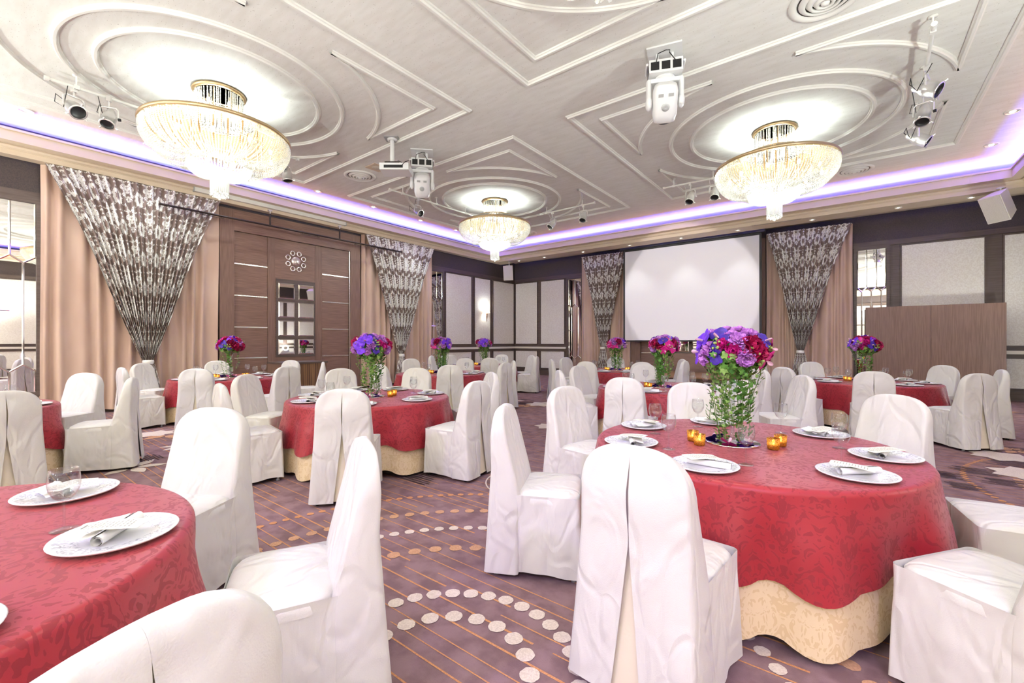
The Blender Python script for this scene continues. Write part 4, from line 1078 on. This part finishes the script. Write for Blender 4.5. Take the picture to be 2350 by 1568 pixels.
def petal_grid(mb, L, W, cup, curl, M4, mi=0, ruff=0, ph=0, nu=5, nv=5):
    def fn(u, v):
        x = (u-.5)*2; wv = W*(SIN(PI*min(1, v*.85+.08))**.7); y = L*v
        return M4 @ Vector((x*wv, y, cup*(x*x)*W + curl*v*v*L + ruff*SIN(ph+x*9)*v*L))
    mb.grid(fn, nu, nv, False, mi)
def T_(*ms):
    r = Matrix.Identity(4)
    for m in ms: r = r @ m
    return r
RX = lambda a: Matrix.Rotation(a, 4, 'X')
RZ = lambda a: Matrix.Rotation(a, 4, 'Z')
TR = lambda *p: Matrix.Translation(p)
def rose(s, seed):
    mb = MB(); r = random.Random(seed)
    for ly, (n, tilt, L, W) in enumerate(((3, 82, .55, .30), (4, 72, .68, .38), (5, 58, .82, .46), (6, 40, .95, .50), (6, 20, 1.0, .52))):
        for i in range(n):
            petal_grid(mb, L*s, W*s, .8, -.18 if ly > 2 else .25, T_(RZ(2*PI*i/n + ly*.6 + r.uniform(-.2, .2)), TR(0, .08*s, -.35*s), RX(R_(tilt))), 0, .05 if ly > 2 else 0, r.random()*6, 4, 4)
    return mb
def carnation(s, seed):
    mb = MB(); r = random.Random(seed)
    for ly, (n, tilt, L) in enumerate(((5, 78, .7), (7, 62, .85), (9, 42, .95), (9, 22, 1.0), (9, 4, 1.0))):
        for i in range(n):
            petal_grid(mb, L*s, .34*s, .1, -.1, T_(RZ(2*PI*i/n + ly*.37), TR(0, .02*s, -.25*s), RX(R_(tilt))), 0, .13, r.random()*6, 6, 4)
    return mb
def orchid(s, seed):
    mb = MB()
    for a, L, W, t in ((90, 1.0, .38, 12), (210, .95, .36, 10), (330, .95, .36, 10), (20, 1.05, .62, 16), (160, 1.05, .62, 16)):
        petal_grid(mb, L*s, W*s, -.15, -.12, T_(RZ(R_(a-90)), TR(0, .05*s, 0), RX(R_(t))), 0, 0, 0, 6, 5)
    for a in (240, 270, 300): petal_grid(mb, .5*s, .16*s, .6, .5, T_(RZ(R_(a-90)), TR(0, .02*s, .06*s), RX(R_(45))), 1, 0, 0, 4, 3)
    mb.sphere((0, 0, .12*s), .09*s, 7, 5, 1); return mb
def ivy_leaf(mb, M4, s, mi):
    P = [(0, 0), (.34, -.12), (.52, .12), (.36, .32), (.50, .62), (.20, .60), (0, 1.0), (-.20, .60), (-.50, .62), (-.36, .32), (-.52, .12), (-.34, -.12)]
    vs = [M4 @ Vector((x*s, y*s, -.22*s*abs(x) - .12*s*y*y)) for x, y in P]; c = M4 @ Vector((0, .35*s, .02*s))
    mb.add(vs + [c], [(12, i, (i+1) % 12) for i in range(12)], mi, True)
FL = {'rose_lilac': (rose(.046, 1), 'lilac'), 'peony_crimson': (rose(.056, 2), 'crimson'), 'carnation_lilac': (carnation(.048, 3), 'lilac'), 'orchid_purple': (orchid(.058, 4), 'purple'), 'orchid_magenta': (orchid(.054, 5), 'magenta'), 'orchid_violet': (orchid(.056, 6), 'violet'), 'rose_magenta': (rose(.040, 7), 'magenta')}
FLM = {k: (b.mesh(k, [M[c], M['yellow']]), {'rose': 'rose', 'peon': 'peony', 'carn': 'carnation', 'orch': 'orchid'}[k[:4]], c) for k, (b, c) in FL.items()}
BC = Vector((0, 0, .58)); BR = Vector((.195, .195, .135))     # ball of flowers above the table top
def make_bouquet(seed=9, vines=range(13)):
    t = empty('flower_arrangement'); r = random.Random(seed)
    f = Vector((.55, -3.1)).normalized()    # towards the viewer for the front table
    order = ['orchid_purple', 'rose_lilac', 'peony_crimson', 'orchid_magenta', 'carnation_lilac', 'orchid_violet', 'rose_magenta']
    N = 36; k = 0
    view = math.atan2(-3.1, .55)
    for i in range(N):
        z = 1 - 1.42*(i+.5)/N; a = i*2.39996; rr = math.sqrt(max(0, 1-z*z)); d = Vector((rr*COS(a), rr*SIN(a), z))
        side = math.degrees((math.atan2(d.y, d.x) - view + PI) % (2*PI) - PI)   # >0: to the right as seen
        if z > .75: nm = r.choice(('orchid_purple', 'peony_crimson', 'orchid_magenta', 'rose_lilac'))
        elif -130 < side < -48: nm = r.choice(('orchid_purple', 'orchid_purple', 'rose_lilac'))
        elif -48 <= side < 15: nm = r.choice(('peony_crimson', 'orchid_magenta', 'rose_magenta', 'orchid_violet'))
        elif 15 <= side < 70: nm = r.choice(('orchid_violet', 'carnation_lilac', 'orchid_purple', 'orchid_violet', 'peony_crimson'))
        else: nm = r.choice(('orchid_magenta', 'carnation_lilac', 'orchid_magenta', 'rose_lilac', 'peony_crimson'))
        me, kind, col = FLM[nm]; o = link(kind, me, t); p = BC + Vector((d.x*BR.x, d.y*BR.y, d.z*BR.z))*r.uniform(.88, 1.12)
        q = d.to_track_quat('Z', 'Y') @ Euler((r.uniform(-.25, .25), r.uniform(-.25, .25), r.uniform(0, 6.28))).to_quaternion()
        o.rotation_mode = 'QUATERNION'; o.rotation_quaternion = q; o.location = p; o.scale = (r.uniform(1.0, 1.42),)*3
        o['label'] = {'purple': 'purple', 'violet': 'deep violet', 'magenta': 'magenta', 'crimson': 'crimson', 'lilac': 'lilac'}[col] + ' ' + kind
    mb = MB()
    for i in range(230):
        z = r.uniform(-1, .75); a = r.uniform(0, 6.28); rr = math.sqrt(1-z*z); d = Vector((rr*COS(a), rr*SIN(a), z)); p = BC + Vector((d.x*.185, d.y*.185, d.z*.14 - .02))*r.uniform(.6, 1.1)
        ivy_leaf(mb, T_(Matrix.Translation(p), d.to_track_quat('Z', 'Y').to_matrix().to_4x4(), RZ(r.uniform(0, 6.28)), RX(R_(r.uniform(-50, 30)))), r.uniform(.03, .055), r.choice((0, 0, 1)))
    mb.build('foliage', [M['leaf'], M['leaf2']], t)
    for i in range(9):
        mb = MB(); a = r.uniform(0, 6.28); d = Vector((COS(a), SIN(a), r.uniform(-.35, .5))).normalized()
        for j in range(9): 
            p = BC + Vector((d.x*.2, d.y*.2, d.z*.14)) + Vector((r.uniform(-.03, .03), r.uniform(-.03, .03), r.uniform(-.03, .03))); mb.sphere(p, .0085, 7, 5)
        mb.build('berry_cluster', M['berry'], t)
    for k in vines:
        a0 = view + R_((-62, -48, -75, -30, 40, 58, 22, 120, -150, -15, 0, -88, 75)[k]); L = (.50, .44, .36, .50, .52, .42, .50, .36, .40, .47, .38, .5, .3)[k]; mb = MB(); pts = []
        r0 = (.13, .10, .15, .09, .12, .14, .08, .13, .13, .12, .09, .11, .15)[k]
        for i in range(15):
            q = i/14; a = a0 + .25*SIN(3*q+k); rad = r0 - .035*q + .02*SIN(4*q + k*1.7); pts.append(Vector((rad*COS(a), rad*SIN(a), max(.02, .50 - L*q))))
        mb.tube(pts, .0022, 4, False, 1)
        for i in range(46):
            q = (i+.5)/46*13.99; j = int(q); p = pts[j].lerp(pts[j+1], q-j) + Vector((r.uniform(-.022, .022), r.uniform(-.022, .022), 0)); o_ = Vector((p.x, p.y, -.25*r.random())).normalized()
            ivy_leaf(mb, T_(Matrix.Translation(p), o_.to_track_quat('Z', 'Y').to_matrix().to_4x4(), RZ(r.uniform(0, 6.28)), RX(R_(r.uniform(-35, 25)))), r.uniform(.022, .036) * (1.25 if k in (4, 5, 6) else .8), (0 if k in (3, 4, 5, 6) else 2) if r.random() < .75 else 0)
        mb.build('ivy_strand', [M['leaf'], M['stem'], M['leaf2']], t)
    return reg(t)
BQ = make_bouquet()
BQ2 = make_bouquet(31, (0, 1, 4, 7, 8))     # the sparser kind, its trumpet vase shows
DRESS = [(0, -.05, -.02), (2, 0, 0), (3, 0, 0), (5, 0, 0), (6, 0, 0), (7, 0, 0), (8, 0, 0), (9, -.05, .05)]
PET = {'purple': FLM['orchid_purple'][0], 'magenta': FLM['orchid_magenta'][0], 'violet': FLM['orchid_violet'][0]}
for n, (ti, dx, dy) in enumerate(DRESS):
    tx, ty, ph = TABLES[ti]; x, y = tx+dx, ty+dy
    o = link('mirror_plate', MIRROR, None, (x, y, TZ+.001)); tag(o, 'round mirror plate under the bouquet on ' + ph, 'mirror plate', 'mirror plates')
    o = VASE if n == 0 else copy_tree(VASE, (0, 0, 0)); o.location = (x, y, TZ+.006); tag(o, 'tall trumpet glass vase holding the bouquet on ' + ph, 'vase', 'trumpet vases')
    o = BQ if n == 0 else BQ2 if ti == 3 else copy_tree(BQ2 if ti == 9 else BQ, (0, 0, 0)); o.location = (x, y, TZ); v = math.atan2(-ty, -tx) - math.atan2(-3.1, .55)
    o.rotation_euler = (0, 0, 0 if n == 0 else v + (0, .9, -.6, 2.2, 1.4, -1.2, 3.0, .5)[n]); tag(o, 'purple, magenta and lilac bouquet with trailing ivy on ' + ph, 'flower arrangement', 'table bouquets')
    fw = Vector((-x, -y)).normalized(); rt = Vector((-fw.y, fw.x))    # rt: to the right as seen from the camera
    for m_, (fr, ri) in enumerate(((.05, -.20), (.13, -.16), (.07, .19), (-.02, .23))):
        p = Vector((x, y)) + fw*fr*1.3 + rt*ri*1.15
        o = VOT if (n == 0 and m_ == 0) else copy_tree(VOT, (0, 0, 0)); o.location = (p.x, p.y, TZ+.0005)
        tag(o, 'gold votive candle, %s of the vase on %s' % (('left rear', 'left front', 'right front', 'right rear')[m_], ph), 'candle', 'votive candles')
    for m_, (fr, ri, c) in enumerate(((.10, -.02, 'magenta'), (.08, .085, 'purple'), (-.03, -.10, 'violet'))):
        p = Vector((x, y)) + fw*fr + rt*ri
        o = link('orchid_bloom', PET[c], None, (p.x, p.y, TZ+.020)); o.rotation_euler = (.5*(m_-1), .35, m_*1.7); o.scale = (.95,)*3
        tag(o, '%s orchid bloom on the mirror plate of %s' % ('deep violet' if c == 'violet' else c, ph), 'flower', 'loose orchid blooms')
# ================================================================== lights and camera
def light(kind, name, loc, energy, col=(1, 1, 1), rot=(0, 0, 0), **kw):
    l = bpy.data.lights.new(name, kind); l.energy = energy; l.color = col
    for k, v in kw.items(): setattr(l, k, v)
    o = bpy.data.objects.new(name, l); COL.objects.link(o); o.location = loc; o.rotation_euler = rot; return o
WARM = (.89, 1, .96)
for cx in CHX:
    for cy in CHY:
        light('POINT', 'crown_lamp', (cx, cy, 4.80), CROWN, WARM, shadow_soft_size=.012)
        light('POINT', 'bowl_lamp', (cx, cy, 4.20), BOWL, WARM, shadow_soft_size=.25)
# LED strips lying in the cove behind the cornice lip
BLUE, RED = (.03, .08, 1.0), (1.0, .32, .25)
def cove(off_l, off_b, off_r, z, e, col, w, el=R_(38)):
    x0, x1, y0, y1 = XL+off_l, XR-OR_-off_r, YF+off_l, YB-OB-off_b
    for p, q, inn in (((x0, y0), (x0, y1), (1, 0)), ((x0, y1), (x1, y1), (0, -1)), ((x1, y1), (x1, y0), (-1, 0))):
        L = math.hypot(q[0]-p[0], q[1]-p[1]); d = Vector((inn[0]*COS(el), inn[1]*COS(el), SIN(el))); xa = Vector((q[0]-p[0], q[1]-p[1], 0)).normalized(); rot = Matrix((xa, (-d).cross(xa), -d)).transposed().to_euler()
        light('AREA', 'cove_strip', ((p[0]+q[0])/2, (p[1]+q[1])/2, z), e*L, col, rot, shape='RECTANGLE', size=L, size_y=w)
cove(.12, .12, .12, 4.70, EBLUE, BLUE, .08, R_(15))
cove(.30, .30, .30, 4.835, ERED, RED, .05)
# soffit downlights and cove downlights
for x, lab in sof: light('SPOT', 'soffit_lamp', (x, 13.62, 4.46), SOF, WARM, (0, 0, 0), spot_size=R_(85), spot_blend=.8, shadow_soft_size=.05)
for x, y, lab in cov: light('SPOT', 'cove_lamp', (x, y, 5.0), COV, WARM, (0, 0, 0), spot_size=R_(95), spot_blend=.8, shadow_soft_size=.06)
for x in (-10.37, 2.05):
    for y in (-.8, -2.4, -4.0, -5.6): light('SPOT', 'cove_lamp', (x, y, 5.0), COV, WARM, (0, 0, 0), spot_size=R_(95), spot_blend=.8, shadow_soft_size=.06)
# added fill lamps out of view, near the walls and behind the camera
for p in ((XR-.3, 12.0, 1.0), (-3.5, -2.8, .9), (.6, -2.8, .9), (-7.2, -3.8, .9), (XR-.3, 4.0, 1.9), (XR-.3, .5, 1.9), (XR-.3, -3.5, 2.6), (2.0, YF+.3, 2.6), (-2.2, YF+.3, 2.6), (-6.4, YF+.3, 2.6), (-10.0, YF+.3, 2.6), (XL+.3, -4.3, 2.6), (XL+.3, -7.3, 2.6)):
    light('SPOT', 'added_uplight', p, FILL_UP*(.07 if p[1] > 5 else .25 if p[0] > 2.5 else (.16 if p[0] < -7 else .30) if p[2] < 1 else .9), WARM, (PI, 0, 0), spot_size=R_(165), spot_blend=.5, shadow_soft_size=.12)
    light('POINT', 'added_fill_lamp', p, FILL_PT, WARM, shadow_soft_size=.15)
light('POINT', 'sconce_lamp', (XL+.15, 12.93, 2.62), 14, WARM, shadow_soft_size=.05)
# lavender stage lamps on the rear pipes
def aim(loc, to): return (Vector(to)-Vector(loc)).to_track_quat('-Z', 'Y').to_euler()
for loc, to, e in (((-3.4, -4.2, 4.6), (-2.3, 2.2, .5), LAV), ((1.5, -3.6, 4.6), (-.2, 2.4, .6), LAV), ((-8.4, -3.4, 4.6), (-8.0, 1.6, .6), LAV*.8)):
    light('SPOT', 'lavender_stage_lamp', loc, e, (.50, .38, 1.0), aim(loc, to), spot_size=R_(46), spot_blend=.9, shadow_soft_size=.12)
# the projector washes the screen with white
loc = (-4.3, 5.4, 4.3); light('SPOT', 'projector_beam', loc, PROJ, (1, .97, 1), aim(loc, (-4.08, 14.2, 2.9)), spot_size=R_(27), spot_blend=.15, shadow_soft_size=.03)

w = bpy.data.worlds.new('room_air'); SC.world = w; w.use_nodes = True; w.node_tree.nodes['Background'].inputs[0].default_value = (1, .95, .92, 1); w.node_tree.nodes['Background'].inputs[1].default_value = 0
cam = bpy.data.cameras.new('camera'); co = bpy.data.objects.new('camera', cam); COL.objects.link(co)
co.location = (0, 0, 1.36); co.rotation_euler = (PI/2, 0, R_(37.7)); cam.sensor_width = 36; cam.lens = 36*1007/2350; cam.clip_start = .02
SC.camera = co
SC.view_settings.view_transform = 'Standard'; SC.view_settings.look = 'None'; SC.view_settings.gamma = 1; SC.view_settings.use_curve_mapping = False
SC.view_settings.exposure = EXPO
cy_ = SC.cycles; cy_.use_denoising = True; cy_.max_bounces = 6; cy_.diffuse_bounces = 3; cy_.use_adaptive_sampling = True; cy_.adaptive_threshold = .05; cy_.glossy_bounces = 4; cy_.transmission_bounces = 4; cy_.transparent_max_bounces = 11
cy_.caustics_reflective = False; cy_.caustics_refractive = False; cy_.sample_clamp_indirect = 4; cy_.sample_clamp_direct = 0
